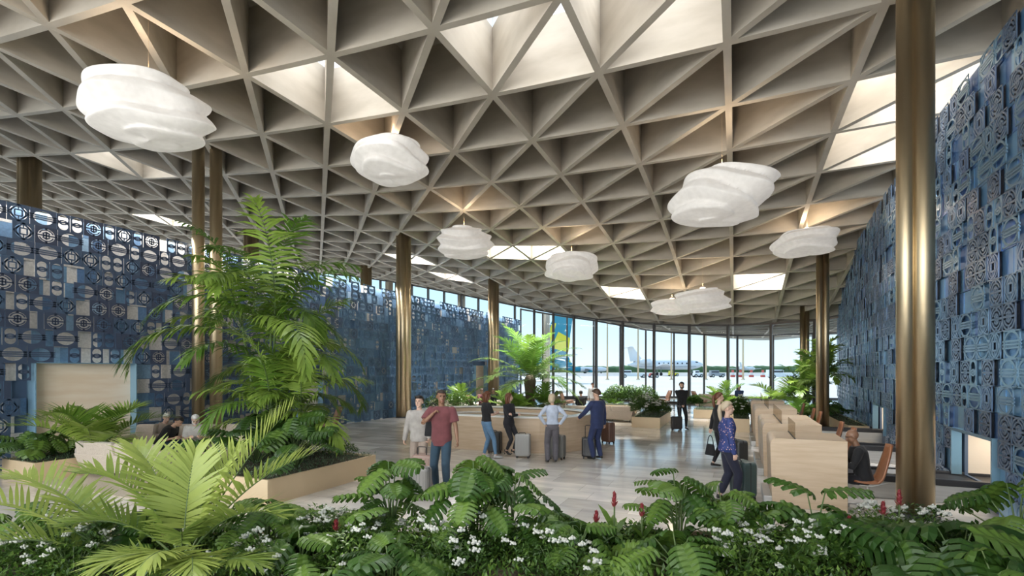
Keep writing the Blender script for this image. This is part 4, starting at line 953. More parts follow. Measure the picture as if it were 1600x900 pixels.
def frond(lv, st, base, az, el, L, arch, n, ll, lw, r, tint, vee=.35, stemr=.012, bare=.18, fwd=(.35, 1.1), droop=.18):
    pts = []; p = Vector(base); N = 16; e = el
    for i in range(N+1):
        pts.append(p.copy()); d = Vector((math.cos(az)*math.cos(e), math.sin(az)*math.cos(e), math.sin(e))); p = p+d*(L/N); e -= arch/N*(.4+1.2*i/N)
    st.sweep(pts, [stemr*(1-.8*i/N) for i in range(N+1)], 6)
    V = []; Q = []; tl = []
    for k in range(n):
        u = bare+(1-bare)*(k+.5)/n; i = min(N-1, int(u*N)); f = u*N-i; q = pts[i].lerp(pts[i+1], f); t = (pts[i+1]-pts[i]).normalized()
        sd = t.cross(Vector((0, 0, 1))); sd = sd.normalized() if sd.length > .05 else Vector((-math.sin(az), math.cos(az), 0)); up = sd.cross(t).normalized()
        uu = (u-bare)/(1-bare); env = (math.sin(PI*(.12+.80*uu))**.6)*(1-.25*uu); a = fwd[0]+(fwd[1]-fwd[0])*uu
        for s in (-1, 1):
            aj = a+r.uniform(-.09, .09); d = (sd*s*math.cos(aj)+t*math.sin(aj)+up*(vee+r.uniform(-.08, .08))).normalized()
            strip(V, Q, None, q, d, up, ll*env*r.uniform(.9, 1.08), lw, droop*r.uniform(.6, 1.4), tint+r.uniform(-.1, .1), tl)
    lv.add(V, Q, tint=np.clip(tl, 0, 1))
def plant(name, loc, rz, lv, st, lm, label, cat='plant', group=None, sm='stem', leafname='leaves', stname='stems', sc=1.):
    r = tag(empty(name, loc, rz), label, cat, group); r.scale = (sc, sc, sc)
    if st is not None: st.build(stname, M[sm], r, smooth=True)
    if lv is not None: lv.build(leafname, M[lm], r)
    return r
def areca(seed, h, stems, fr, L, ll, lw, spread, droop=.22, lean=.3, el0=.5, el1=1.45, arch=1.9):
    r = random.Random(seed); lv = MB(); st = MB()
    for s in range(stems):
        a = s*2*PI/stems+r.uniform(-.5, .5); hh = h*r.uniform(.55, 1.) if s else h; b = Vector((math.cos(a), math.sin(a), 0))
        p0 = b*spread*.35; p1 = b*spread*.6+Vector((0, 0, hh*.5)); p2 = b*(spread*.6+lean*hh*.25)+Vector((0, 0, hh))
        if not s: p0, p1, p2 = Vector((0, 0, 0)), Vector((.03, 0, h*.5)), Vector((.05, .03, h))
        st.sweep([p0, p1, p2], [.038, .030, .022], 10)
        for k in range(fr):
            f = k/max(1, fr-1); frond(lv, st, p2-Vector((0, 0, .35*(1-f))), a+k*2.4+r.uniform(-.3, .3), el0+(el1-el0)*f+r.uniform(-.1, .1), L*r.uniform(.8, 1.1), arch*r.uniform(.8, 1.2)*(1-.3*f), 25, ll, lw, r, r.uniform(.2, .85), droop=droop)
    return lv, st
def fanpalm(seed, fr, L, ll, lw, el=(.35, 1.35), base_h=.05, arch=1.1, tint=(.3, .7), n=26, az=None, droop=.12):
    r = random.Random(seed); lv = MB(); st = MB()
    for k in range(fr):
        f = k/max(1, fr-1); a = az[k % len(az)] if az else k*2.4; frond(lv, st, (0, 0, base_h), a+r.uniform(-.15, .15), el[0]+(el[1]-el[0])*f, L*r.uniform(.85, 1.12), arch*r.uniform(.7, 1.2), n, ll, lw, r, r.uniform(*tint), bare=.28, vee=.45, droop=droop, fwd=(.15, 1.25))
    return lv, st
def shrub_mesh(seed, n, rx, h, ls, flowers=0, fs=.018):
    r = random.Random(seed); lv = MB(); fl = MB(); V = []; Q = []; tl = []
    for k in range(n):
        t = r.uniform(0, 2*PI); q = math.sqrt(r.random()); z = h*(1-q*q*.6)*r.uniform(.35, 1.05)
        p = Vector((math.cos(t)*rx*q, math.sin(t)*rx*q, z)); a = r.uniform(0, 2*PI); e = r.uniform(-.2, .9); d = Vector((math.cos(a)*math.cos(e), math.sin(a)*math.cos(e), math.sin(e))); sd = d.cross(Vector((0, 0, 1))).normalized(); L = ls*r.uniform(.6, 1.3); o = len(V)
        up = sd.cross(d)*L*.08
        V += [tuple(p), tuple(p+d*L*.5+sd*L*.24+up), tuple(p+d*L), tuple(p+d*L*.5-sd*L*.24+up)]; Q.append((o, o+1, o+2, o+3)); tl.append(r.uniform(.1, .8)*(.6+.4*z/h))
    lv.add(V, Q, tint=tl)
    for k in range(flowers):
        t = r.uniform(0, 2*PI); q = math.sqrt(r.random()); z = h*(1-q*q*.55)*1.04; c = Vector((math.cos(t)*rx*q, math.sin(t)*rx*q, z))
        for j in range(7): fl.ball(c+Vector((r.gauss(0, fs*.7), r.gauss(0, fs*.7), r.gauss(0, fs*.45))), fs*r.uniform(.45, .7), 5, 4)
    return lv, fl
HEADS = []
for k_ in range(3):
    h_ = MB(); r_ = random.Random(k_)
    for j in range(16): h_.ball((r_.gauss(0, .016), r_.gauss(0, .016), abs(r_.gauss(0, .012))), r_.uniform(.010, .015), 5, 4)
    HEADS.append(h_.mesh('flower_head', M['petal']))
def shrub(name, seed, n, rx, h, ls, flowers, label, loc, fs=.018, lm='shrub', group=None):
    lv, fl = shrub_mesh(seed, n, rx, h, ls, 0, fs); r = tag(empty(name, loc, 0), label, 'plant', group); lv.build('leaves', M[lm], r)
    st = MB(); rr = random.Random(seed)
    for k in range(7): t = k*.9; st.sweep([(0, 0, 0), (math.cos(t)*rx*.4, math.sin(t)*rx*.4, h*.7)], [.008, .004], 5)
    st.build('stems', M['stem'], r)
    for k in range(flowers):
        t = rr.uniform(0, 2*PI); q = math.sqrt(rr.random()); o = bpy.data.objects.new('flower_head', HEADS[k % 3]); COL.objects.link(o); o.parent = r
        o.location = (math.cos(t)*rx*q, math.sin(t)*rx*q, h*(1-q*q*.5)*rr.uniform(.82, 1.14)); s_ = fs/.022*rr.uniform(.7, 1.25); o.scale = (s_, s_, s_)
    return r
def cover(poly, z, h, n, label, ls=.035, lm='cover', seed=3):
    P = [Vector((x, y, 0)) for x, y in poly]; c = sum(P, Vector())/len(P); r = random.Random(seed); V = []; Q = []; tl = []
    tri = [(c, P[i], P[(i+1) % len(P)]) for i in range(len(P))]; ar = [((b-a).cross(d-a)).length for a, b, d in tri]
    for k in range(n):
        a, b, d = r.choices(tri, ar)[0]; u, v = r.random(), r.random()
        if u+v > 1: u, v = 1-u, 1-v
        p = (a+(b-a)*u+(d-a)*v)-Vector((c.x, c.y, 0)); p.z = h*r.random()*(.6+.4*noise.noise(p*3)); az = r.uniform(0, 6.28); e = r.uniform(.2, 1.3); dd = Vector((math.cos(az)*math.cos(e), math.sin(az)*math.cos(e), math.sin(e))); sd = dd.cross(Vector((0, 0, 1))).normalized(); L = ls*r.uniform(.7, 1.4); o = len(V)
        V += [tuple(p), tuple(p+dd*L*.5+sd*L*.2), tuple(p+dd*L), tuple(p+dd*L*.5-sd*L*.2)]; Q.append((o, o+1, o+2, o+3)); tl.append(r.uniform(.2, .9))
    m = MB(); m.add(V, Q, tint=tl); o = m.build('ground_cover', M[lm], None, loc=(c.x, c.y, z)); o['kind'] = 'stuff'; tag(o, label, 'ground cover'); return o
def planter(poly, h, label, name='planter'):
    c = np.mean(np.array(poly), 0); P = np.array(poly)-c; r = tag(empty(name, (c[0], c[1], 0)), label, 'planter'); n = len(P)
    In = P*(1-.05/np.maximum(.05, np.linalg.norm(P, axis=1, keepdims=True))*1.4)
    V = [(x, y, 0) for x, y in P]+[(x, y, h) for x, y in P]+[(x, y, h) for x, y in In]+[(x, y, h-.12) for x, y in In]
    Q = []
    for k in range(n):
        j = (k+1) % n; Q += [(k, j, n+j, n+k), (n+k, n+j, 2*n+j, 2*n+k), (2*n+k, 2*n+j, 3*n+j, 3*n+k)]
    m = MB(); m.add(V, Q); m.build('box', M['planter'], r, bevel=.006)
    m = MB(); m.prism([tuple(p) for p in In*.998], .02, h-.04); m.build('soil', M['soil'], r); return r
def rect(x0, x1, y0, y1): return [(x0, y0), (x1, y0), (x1, y1), (x0, y1)]
# --- planter boxes (floor positions read from their lower corners)
p1 = rect(-14.35, -13.05, 5.45, 8.0); planter(p1, .40, 'long beige planter at the far left holding a fan palm'); cover(p1, .37, .10, 2600, 'low grey-green ground cover in the far left planter')
p2 = rect(-9.9, -7.2, 6.1, 8.9); planter(p2, .44, 'beige planter under the tallest palm, left of the walking men'); cover(p2, .41, .12, 5200, 'low ground cover under the tallest palm', seed=5)
p3 = rect(-3.78, -2.68, 20.4, 24.0); planter(p3, .42, 'beige planter with white flowers right of the oval counter'); cover(p3, .40, .10, 2600, 'low ground cover below the white flowers right of the counter', seed=7)
p4 = rect(-7.2, -4.7, 26.8, 28.0); planter(p4, .42, 'beige planter with a green hedge in front of the glass wall'); cover(p4, .40, .1, 1800, 'ground cover in the hedge planter before the glass', seed=8)
p5 = rect(-1.8, .05, 25.4, 26.7); planter(p5, .42, 'beige planter with a small palm, right of the man in black'); cover(p5, .40, .12, 2000, 'ground cover in the planter right of the man in black', seed=9)
p6 = rect(-.05, .5, 20.4, 24.2); planter(p6, .50, 'beige planter with white flowers at the left end of the desks'); cover(p6, .48, .1, 1500, 'ground cover in the planter beside the desks', seed=10)
p7 = rect(-13.8, -8.2, 21.4, 23.6); planter(p7, .42, 'long beige planter behind the oval counter holding the potted palm'); cover(p7, .40, .14, 5000, 'ground cover round the foot of the potted palm', seed=12)
p8 = rect(3.55, 4.15, 20.4, 27.5); planter(p8, .40, 'beige planter along the foot of the right blue wall'); cover(p8, .38, .12, 2000, 'ground cover along the right wall', seed=13)
p9 = rect(.9, 2.6, 24.4, 27.0); planter(p9, .42, 'beige planter behind the farthest desk with spreading palm'); cover(p9, .40, .12, 1500, 'ground cover behind the farthest desk', seed=14)
def cam_pt(xc, d): return (xc*math.cos(TH)-d*math.sin(TH), xc*math.sin(TH)+d*math.cos(TH))
bd = lambda d: d if d < 5.2 else 5.2+(d-5.2)*.35
bed = [cam_pt(-7.6, 2.2), cam_pt(4.6, 2.2), cam_pt(6.1, 5.2), cam_pt(6.2, 5.9), cam_pt(2.5, 5.8), cam_pt(-1.5, 5.75), cam_pt(-4, 5.8), cam_pt(-7.6, 5.8)]
planter(bed, .45, 'wide planted bed along the bottom of the view', 'planting_bed')
cover([tuple(np.array(p)*1) for p in [cam_pt(-7.3, 3.6), cam_pt(5.2, 3.6), cam_pt(6.0, 5.7), cam_pt(2.4, 5.6), cam_pt(-1.5, 5.55), cam_pt(-4, 5.6), cam_pt(-7.3, 5.6)]], .40, .22, 26000, 'dense small-leaved ground cover of the foreground bed', .06, 'shrub', 21)
# --- the tallest palm and its neighbours
lv, st = areca(4, 3.5, 6, 6, 2.5, .74, .062, .55, droop=.34, el0=.3, el1=1.4, arch=2.1)
plant('areca_palm', (*at(420, 11.2), .40), .3, lv, st, 'palm', 'tallest palm, a many-stemmed one rising in front of the bronze twin tubes', 'palm')
lv, st = areca(8, 1.5, 5, 6, 1.6, .60, .05, .6, droop=.34)
plant('areca_palm', (*at(452, 10.6), .40), 1.3, lv, st, 'palm', 'shorter drooping palm at the foot of the tallest palm', 'palm')
lv, st = fanpalm(3, 11, 1.65, .60, .045, el=(.75, 1.42), tint=(.3, .9), arch=1.55)
plant('fan_palm', (*at(146, 10.9), .38), 0, lv, st, 'palm', 'arching fan palm in the far left planter before the oak door', 'palm')
lv, st = make_monstera(16, .62, .42, 31, .55); mo_a = (lv, st)
plant('monstera', (*at(60, 10.9), .36), 0, lv, st, 'monstera', 'dark leafy monstera at the left end of the far left planter')
lv, st = make_monstera(16, .75, .42, 32, .6)
plant('monstera', (*at(110, 11.6), .36), 0, lv, st, 'monstera', 'dark leafy monstera under the arching fan palm at the far left')
lv, st = make_monstera(22, 1.0, .50, 33, .75)
plant('monstera', (*at(400, 10.3), .40), 0, lv, st, 'monstera', 'dark monstera at the foot of the tallest palm, left side')
lv, st = make_monstera(24, 1.0, .52, 34, .70)
plant('monstera', (*at(462, 9.7), .40), 0, lv, st, 'monstera', 'monstera spilling over the right rim under the tallest palm')
for px, d, s, l in ((532, 11.2, 41, 'pale green shrub at the right end of the planter under the tallest palm'), (500, 11.8, 42, 'small shrub behind the right end of that same planter')):
    shrub('leafy_shrub', s, 900, .38, .32, .06, 0, l, (*at(px, d), .40))
shrub('leafy_shrub', 43, 900, .5, .6, .09, 0, 'leafy shrub with reddish tips behind the white-bearded sitter', (-13.85, 9.6, 0))
# --- foreground palm
def custom_palm(seed, fronds, n=26, lw=.036, bh=.05, vee=.5):
    r = random.Random(seed); lv = MB(); st = MB()
    for az, el, L, arch, ll, tn in fronds:
        frond(lv, st, (0, 0, bh), az, el, L, arch, n, ll, lw, r, tn, vee=vee, bare=.30, droop=.10, fwd=(.25, 1.2))
    return lv, st
lv, st = custom_palm(12, [(PI, 1.25, 1.42, 1.5, .50, .45), (2.6, 1.2, 1.5, 1.1, .5, .6), (1.9, 1.40, 1.12, .7, .52, .75), (1.2, 1.30, 1.2, .8, .48, .65), (.45, 1.12, 1.75, .35, .46, .8), (.12, 1.0, 1.60, .8, .46, .6), (-.25, .95, 1.30, 1.4, .44, .5), (3.5, 1.0, 1.1, 1.5, .42, .35), (-1.0, 1.1, .9, 1.6, .40, .4), (2.2, 1.0, 1.2, 1.0, .45, .3)])
plant('bright_palm', (*at(285, 4.75), .40), TH, lv, st, 'limepalm', 'bright yellow-green palm filling the lower left foreground', 'palm')
lv, st = custom_palm(14, [(-1.57, 1.35, .85, 2.1, .42, .8), (-1.0, 1.2, .8, 1.9, .38, .7), (-2.2, 1.2, .85, 1.9, .40, .7), (-.3, .9, .8, 1.4, .36, .5), (3.5, .95, .8, 1.3, .36, .5)], 28, .030, .1, .1)
plant('bright_palm', (*at(300, 4.15), .38), TH, lv, st, 'limepalm', 'low fan of palm fronds drooping over the bottom edge, below the bright palm', 'palm')
lv, st = custom_palm(16, [(3.05, 1.0, 1.55, 1.25, .46, .55), (3.4, .8, 1.6, 1.0, .44, .7), (2.7, .8, 1.3, 1.2, .42, .3), (3.8, .7, 1.2, 1.1, .4, .4), (.5, 1.0, .8, 1.3, .36, .1)], 26, .032)
plant('bright_palm', (*at(190, 4.8), .40), TH, lv, st, 'limepalm', 'darker arching palm at the left edge of the foreground bed', 'palm')
# --- foreground monsteras
protos = []
FM = [(612, 5.75, .90, 0.38, 13, .34, 'monstera left in the central foreground clump, left of the ash grey case'), (742, 5.45, 1.0, 0.38, 16, .36, 'tallest monstera of the central foreground clump'), (795, 5.75, .86, 0.37, 15, .42, 'monstera right in the central foreground clump'), (845, 5.9, .42, 0.30, 11, .35, 'small monstera at the right foot of the central clump'),
      (605, 6.0, .55, 0.29, 11, .35, 'small monstera at the left foot of the central clump'), (1060, 5.8, .80, 0.34, 15, .38, 'monstera in front of the floral blouse, left half of that clump'), (1135, 5.45, .66, 0.35, 14, .40, 'monstera in front of the teal suitcase'), (1205, 5.5, .50, 0.34, 13, .38, 'monstera before the nearest desk, left of the brighter one'),
      (1275, 5.3, .60, 0.56, 9, .40, 'bright large-leaved monstera right before the nearest desk'), (1500, 4.5, .50, 0.66, 10, .50, 'large-leaved monstera in the lower right corner'), (1400, 4.7, .40, 0.56, 8, .45, 'broad monstera right of the red flower by the big column'), (1590, 5.2, .85, 0.44, 10, .40, 'monstera at the right edge of the view before the blue wall'),
      (420, 5.5, .50, 0.32, 15, .42, 'dark monstera right behind the bright foreground palm'), (200, 5.2, .42, 0.32, 14, .42, 'dark monstera under the fronds at the lower left'), (30, 5.6, .42, 0.30, 13, .38, 'monstera at the far left edge of the foreground bed'), (470, 4.7, .36, 0.34, 14, .42, 'low monstera between the bright palm and the white flowers'),
      (610, 4.4, .36, 0.37, 13, .42, 'low monstera among white flowers at the bottom centre-left'), (905, 4.9, .40, 0.37, 15, .45, 'dark monstera right of the flowers at the bottom centre'), (1060, 4.6, .40, 0.37, 14, .42, 'low dark monstera at the bottom, below the one before the blouse'), (1560, 4.0, .42, 0.52, 9, .4, 'low monstera in the extreme lower right corner')]
for k, (px, d, h, L, n, sp_, l) in enumerate(FM):
    lv, st = make_monstera(n, h, L, 60+k, sp_); plant('monstera', (*at(px, bd(d)), .41), 0, lv, st, 'monstera', l)
# --- white flowered shrubs in the bed
FS = [(500, 5.9, 'white-flowered shrub at the left foot of the central clump'), (540, 5.6, 'white-flowered shrub just right of the leftmost central one'), (585, 5.2, 'white-flowered shrub before the low centre-left monstera'), (650, 5.0, 'white-flowered shrub below the left central monstera'), (560, 4.7, 'white-flowered shrub near the bottom edge, left of centre'), (700, 4.7, 'white-flowered shrub near the bottom edge under the tallest monstera'),
      (755, 5.1, 'white-flowered shrub below the right central monstera'), (830, 5.1, 'white-flowered shrub left of the red ginger group'), (870, 4.6, 'white-flowered shrub at the bottom, left of the dark central monstera'), (1180, 5.0, 'white-flowered shrub below the teal suitcase monstera'), (1235, 4.8, 'white-flowered shrub below the bright monstera'), (1300, 4.9, 'white-flowered shrub right below the bright monstera'),
      (1160, 4.6, 'white-flowered shrub at the bottom right of centre'), (1440, 5.9, 'white-flowered shrub at the foot of the big column'), (1370, 5.8, 'white-flowered shrub behind the red ginger near the big column'), (60, 4.9, 'white-flowered shrub at the lower left edge'), (115, 4.6, 'white-flowered shrub left of the low fan palm'), (390, 4.5, 'white-flowered shrub at the bottom right of the low fan palm')]
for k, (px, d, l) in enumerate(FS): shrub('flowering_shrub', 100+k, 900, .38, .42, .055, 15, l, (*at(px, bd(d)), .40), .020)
for k, (px, d, h, l) in enumerate(((500, 6.25, .34, 'leafy shrub on the back rim of the bed, left of the central clump'), (885, 6.2, .36, 'leafy shrub on the back rim of the bed below the navy suit'), (935, 6.25, .30, 'leafy shrub on the back rim behind the red gingers'), (1000, 6.2, .34, 'leafy shrub on the back rim left of the floral blouse monstera'), (330, 6.0, .32, 'leafy shrub on the back rim behind the bright palm'), (90, 5.9, .34, 'leafy shrub on the back rim at the left'), (1330, 6.1, .36, 'leafy shrub on the back rim below the seated agent'), (1520, 6.1, .34, 'leafy shrub on the back rim before the nearest conveyor'))):
    shrub('leafy_shrub', 300+k, 700, .30, h*.72, .07, 0, l, (*at(px, bd(d)-.12), .40))
# --- red gingers
def ginger(px, d, h, label, z=.40, sc=1.):
    r = random.Random(int(px)); root = tag(empty('red_ginger', (*at(px, bd(d)), z), 0), label, 'flower'); V = []; Q = []; tl = []
    for k in range(13):
        a = k*2.4; e = r.uniform(.5, 1.1); dd = Vector((math.cos(a)*math.cos(e), math.sin(a)*math.cos(e), math.sin(e))); strip(V, Q, None, Vector((0, 0, h*.35*r.random())), dd, Vector((0, 0, 1)), h*.62*r.uniform(.8, 1.1), .075, .25, r.uniform(.2, .6), tl, ws=(.35, 1, .85, .05))
    m = MB(); m.add(V, Q, tint=np.clip(tl, 0, 1)); m.build('leaves', M['shrub'], root); m = MB(); m.sweep([(0, 0, 0), (0, 0, h*.8)], .009, 6); m.build('stem', M['stem'], root)
    m = MB(); V = []; Q = []; tl = []
    m.sweep([(0, 0, h*.76), (0, 0, h*.88), (0, 0, h)], [.014, .015, .004], 8)
    for k in range(22):
        a = k*2.4; f = k/22; e = .6+.5*f; dd = Vector((math.cos(a)*math.cos(e), math.sin(a)*math.cos(e), math.sin(e))); strip(V, Q, None, Vector((0, 0, h*(.70+.26*f))), dd, Vector((0, 0, 1)), .075*(1-.5*f), .028, -.1, .5, tl)
    m.add(V, Q); m.build('flower', M['ginger'], root); return root
for px, d, h, l in ((152, 5.6, .50, 'red ginger flower at the left, above the dark monstera'), (228, 5.5, .42, 'red ginger flower just right of the leftmost one'), (525, 5.0, .42, 'red ginger flower left of the central white flowers'), (960, 5.6, .62, 'tallest red ginger flower right of the centre'), (932, 5.2, .45, 'small red ginger left of the tallest one'), (1003, 5.3, .52, 'red ginger right of the tallest one'),
                    (1327, 5.1, .42, 'red ginger below the bright monstera, right side'), (1380, 5.5, .52, 'red ginger left of the big column foot'), (1405, 5.8, .62, 'red ginger touching the big column foot')): ginger(px, d, h, l)
# --- inner planters
for k, (px, d, rx, h, fl, l) in enumerate(((1008, 21.2, .6, .8, 40, 'white-flowered bush at the front of the planter right of the counter'), (1030, 21.6, .5, .62, 24, 'white-flowered bush in that planter, nearer the man in black'), (1000, 23.2, .5, .7, 14, 'green bush at the back of the planter right of the counter'))):
    shrub('flowering_shrub', 200+k, 2600, rx, h, .09, fl, l, (*at(px, d), .40), .03)
for k, (px, d, l) in enumerate(((962, 29.2, 'round green shrub at the left of the hedge planter'), (985, 28.8, 'round green shrub in the middle of the hedge planter'), (1008, 28.4, 'round green shrub at the right of the hedge planter'), (1085, 27.2, 'low green shrub at the left of the planter by the man in black'), (1140, 26.2, 'green shrub beside the small palm right of the auburn ponytail'))):
    shrub('leafy_shrub', 210+k, 2600, .75 if k < 3 else .4, 1.0 if k < 3 else .5, .13, 0, l, (*at(px, d), .40))
for k, (px, d, l) in enumerate(((1157, 19.2, 'white-flowered shrub at the near end of the planter beside the desks'), (1159, 21.2, 'white-flowered shrub at the far end of the planter beside the desks'))): shrub('flowering_shrub', 220+k, 2200, .42, .72, .09, 14, l, (*at(px, d), .46), .028)
for k, (px, d, l) in enumerate(((672, 25.0, 'shrub before the beige sofa by the left screen'), (690, 24.0, 'low shrub left of the far couple'), (722, 23.6, 'shrub below the small palm behind the counter'))): shrub('leafy_shrub', 230+k, 800, .65, .95, .12, 0, l, (*at(px, d), 0 if k == 0 else .38))
# potted palm with thick trunk behind the counter
r_ = random.Random(5); lv = MB(); st = MB()
for k in range(26):
    f = k/25; frond(lv, st, (0, 0, 1.35+.25*f), k*2.4+r_.uniform(-.2, .2), .05+1.4*f, 2.9*r_.uniform(.85, 1.1), 1.2*r_.uniform(.7, 1.2), 34, .72, .06, r_, r_.uniform(.1, .6), vee=.3, bare=.15)
pr = plant('date_palm', (*at(828, 24.2), .38), 0, lv, st, 'palm', 'potted palm with a thick trunk and feathery crown, behind the oval counter', 'palm')
m = MB(); m.lathe([(.20, 0), (.24, .2), (.22, .7), (.26, 1.1), (.30, 1.4), (.16, 1.7)], 18); m.build('trunk', M['trunk'], pr, smooth=True)
for px, d, s, sc, l in ((720, 24.4, 61, 1.0, 'fan palm left of the far couple, by the column foot'), (795, 23.2, 62, .85, 'low fan palm left of the potted palm foot'), (850, 23.6, 63, .95, 'low fan palm right of the potted palm foot'), (812, 22.6, 66, .7, 'smallest fan palm in front of the potted palm trunk'), (955, 30.5, 64, .75, 'fan palm showing behind the navy suit'), (1128, 26.2, 65, .95, 'small fan palm behind the auburn ponytail')):
    lv, st = fanpalm(s, 11, 1.5*sc, .55*sc, .06, el=(.2, 1.3), tint=(.3, .7), n=20); plant('fan_palm', (*at(px, d), .38 if s != 64 else 0), 0, lv, st, 'palm', l, 'palm')
lv, st = fanpalm(67, 12, 2.1, .75, .07, el=(.15, 1.1), tint=(.1, .5), n=24); plant('fan_palm', (*at(1222, 26.0), .38), 0, lv, st, 'palm', 'wide spreading palm behind the farthest check-in desk', 'palm')
lv, st = fanpalm(68, 8, 1.5, .6, .06, el=(.15, 1.0), tint=(.0, .3), n=24); plant('fan_palm', (*at(1256, 22.5), .0), 0, lv, st, 'palm', 'dark palm between the desks and the column behind them', 'palm')
lv, st = areca(21, 2.5, 5, 6, 1.15, .45, .05, .3, lean=.12); plant('areca_palm', (*at(1288, 21.6), .38), 0, lv, st, 'palm', 'many-stemmed palm against the right blue wall', 'palm')
lv, st = areca(22, 2.4, 4, 6, 1.5, .5, .06, .5); plant('areca_palm', (*at(1262, 25.5), .0), 0, lv, st, 'palm', 'palm just left of the column behind the desks', 'palm')
lv, st = make_monstera(16, .9, .5, 71, .6); plant('monstera', (*at(1275, 22.3), .0), 0, lv, st, 'monstera', 'dark leafy plant behind the desk chairs')
lv, st = make_monstera(16, .6, .4, 72, .5); plant('monstera', (*at(1298, 20.9), .38), 0, lv, st, 'monstera', 'dark leafy plant at the near end of the right wall planter')
# ------------------------------------------------------------------ outside: aircraft, vehicles, tree line, poles for reflected columns
M['jetwhite'] = mat('white_aircraft_paint', (.80, .80, .80), .3); M['jetgrey'] = mat('grey_aircraft_metal', (.30, .32, .35), .4, .3); M['teal'] = mat('teal_livery', (.02, .26, .36), .35); M['yellow'] = mat('yellow_livery', (.80, .68, .03), .4); M['win'] = mat('dark_window', (.03, .04, .06), .15)
M['red'] = mat('red_plastic', (.65, .10, .07), .5); M['barw'] = mat('white_plastic', (.78, .74, .7), .5); M['tyre'] = mat('black_tyre', (.03, .03, .03), .8); M['rimw'] = mat('pale_wheel_rim', (.6, .6, .55), .5); M['reflection'] = mat('beige_reflection', (.62, .47, .30), .6)
def jet(loc, rz, label, S=1.):
    r = tag(empty('business_jet', (loc[0], loc[1], 0), rz), label, 'aircraft'); r.scale = (S, S*1.35, S*1.35); Ry = np.array(Matrix.Rotation(PI/2, 3, 'Y'))
    def tub(prof, m_, nm, parent, off, n=24, smooth=True):
        m = MB(); m.lathe(prof, n); V = m.V[0] @ Ry.T; m.V = [V+np.array(off)]; return m.build(nm, m_, parent, smooth=smooth)
    fu = tub([(.05, -14.8), (.5, -13), (1.0, -10), (1.35, -6), (1.4, 0), (1.4, 8.5), (1.32, 10.2), (1.05, 12.0), (.6, 13.5), (.15, 14.4)], M['jetwhite'], 'fuselage', r, (0, 0, 3.1))
    m = MB()
    for k in range(7): m.ball((-3+k*1.75, -1.36, 3.45), (.30, .08, .24), 10, 6)
    m.build('cabin_windows', M['win'], fu, smooth=True)
    m = MB(); m.ball((11.4, -.55, 3.75), (.85, .55, .28), 12, 8); m.build('cockpit_window', M['win'], fu, smooth=True)
    m = MB(); m.box(-12, 11, -1.43, -1.36, 2.55, 2.64); m.build('stripe', M['jetgrey'], fu)
    def plate(pts, th, m_, nm, ax):
        P = np.array(pts, float); m = MB(); n = len(P); o = np.zeros(3); o[ax] = th/2
        m.add(np.concatenate([P-o, P+o]), [(0, 1, 2, 3), (7, 6, 5, 4), (0, 4, 5, 1), (1, 5, 6, 2), (2, 6, 7, 3), (3, 7, 4, 0)]); return m.build(nm, m_, r, bevel=.05)
    plate([(-13.6, 0, 4.0), (-8.6, 0, 4.2), (-12.3, 0, 7.9), (-14.6, 0, 7.9)], .30, M['jetwhite'], 'tail_fin', 1)
    for s in (-1, 1):
        plate([(-14.9, 0, 7.9), (-12.2, 0, 7.9), (-14.2, s*5.0, 8.0), (-15.5, s*5.0, 8.0)], .16, M['jetwhite'], 'tailplane', 2)
        plate([(-4.5, s*1.0, 2.4), (2.5, s*1.0, 2.3), (-4.6, s*13, 3.2), (-6.2, s*13, 3.2)], .22, M['jetwhite'], 'wing', 2)
        e = tub([(.45, -2.4), (.78, -1.2), (.85, 1.0), (.80, 2.0), (.66, 2.05), (.6, 1.2)], M['jetwhite'], 'engine', r, (-8.6, s*2.1, 3.9)); tub([(.5, -2.5), (.05, -3.2)], M['jetgrey'], 'exhaust', e, (-8.6, s*2.1, 3.9)); 
        tub([(.62, 0), (.62, .05)], M['win'], 'intake', e, (-6.9, s*2.1, 3.9))
    for x, y in ((-2.5, -1.9), (-2.5, 1.9), (10.3, 0)):
        m = MB(); m.sweep([(x, y, .4), (x, y, 2.4)], .12, 8); g = m.build('gear_leg', M['jetgrey'], r); m = MB()
        for q in (-.28, .28): m.sweep([(x, y+q-.12, .45), (x, y+q+.12, .45)], .45, 16)
        m.build('wheel', M['tyre'], g)
    return r
jet(at(1040, 205), TH, 'white business jet parked on the apron beyond the glass', 1.06)
jet(at(1168, 420), TH+.6, 'distant small white jet with tail up, right of the parked one', .8)
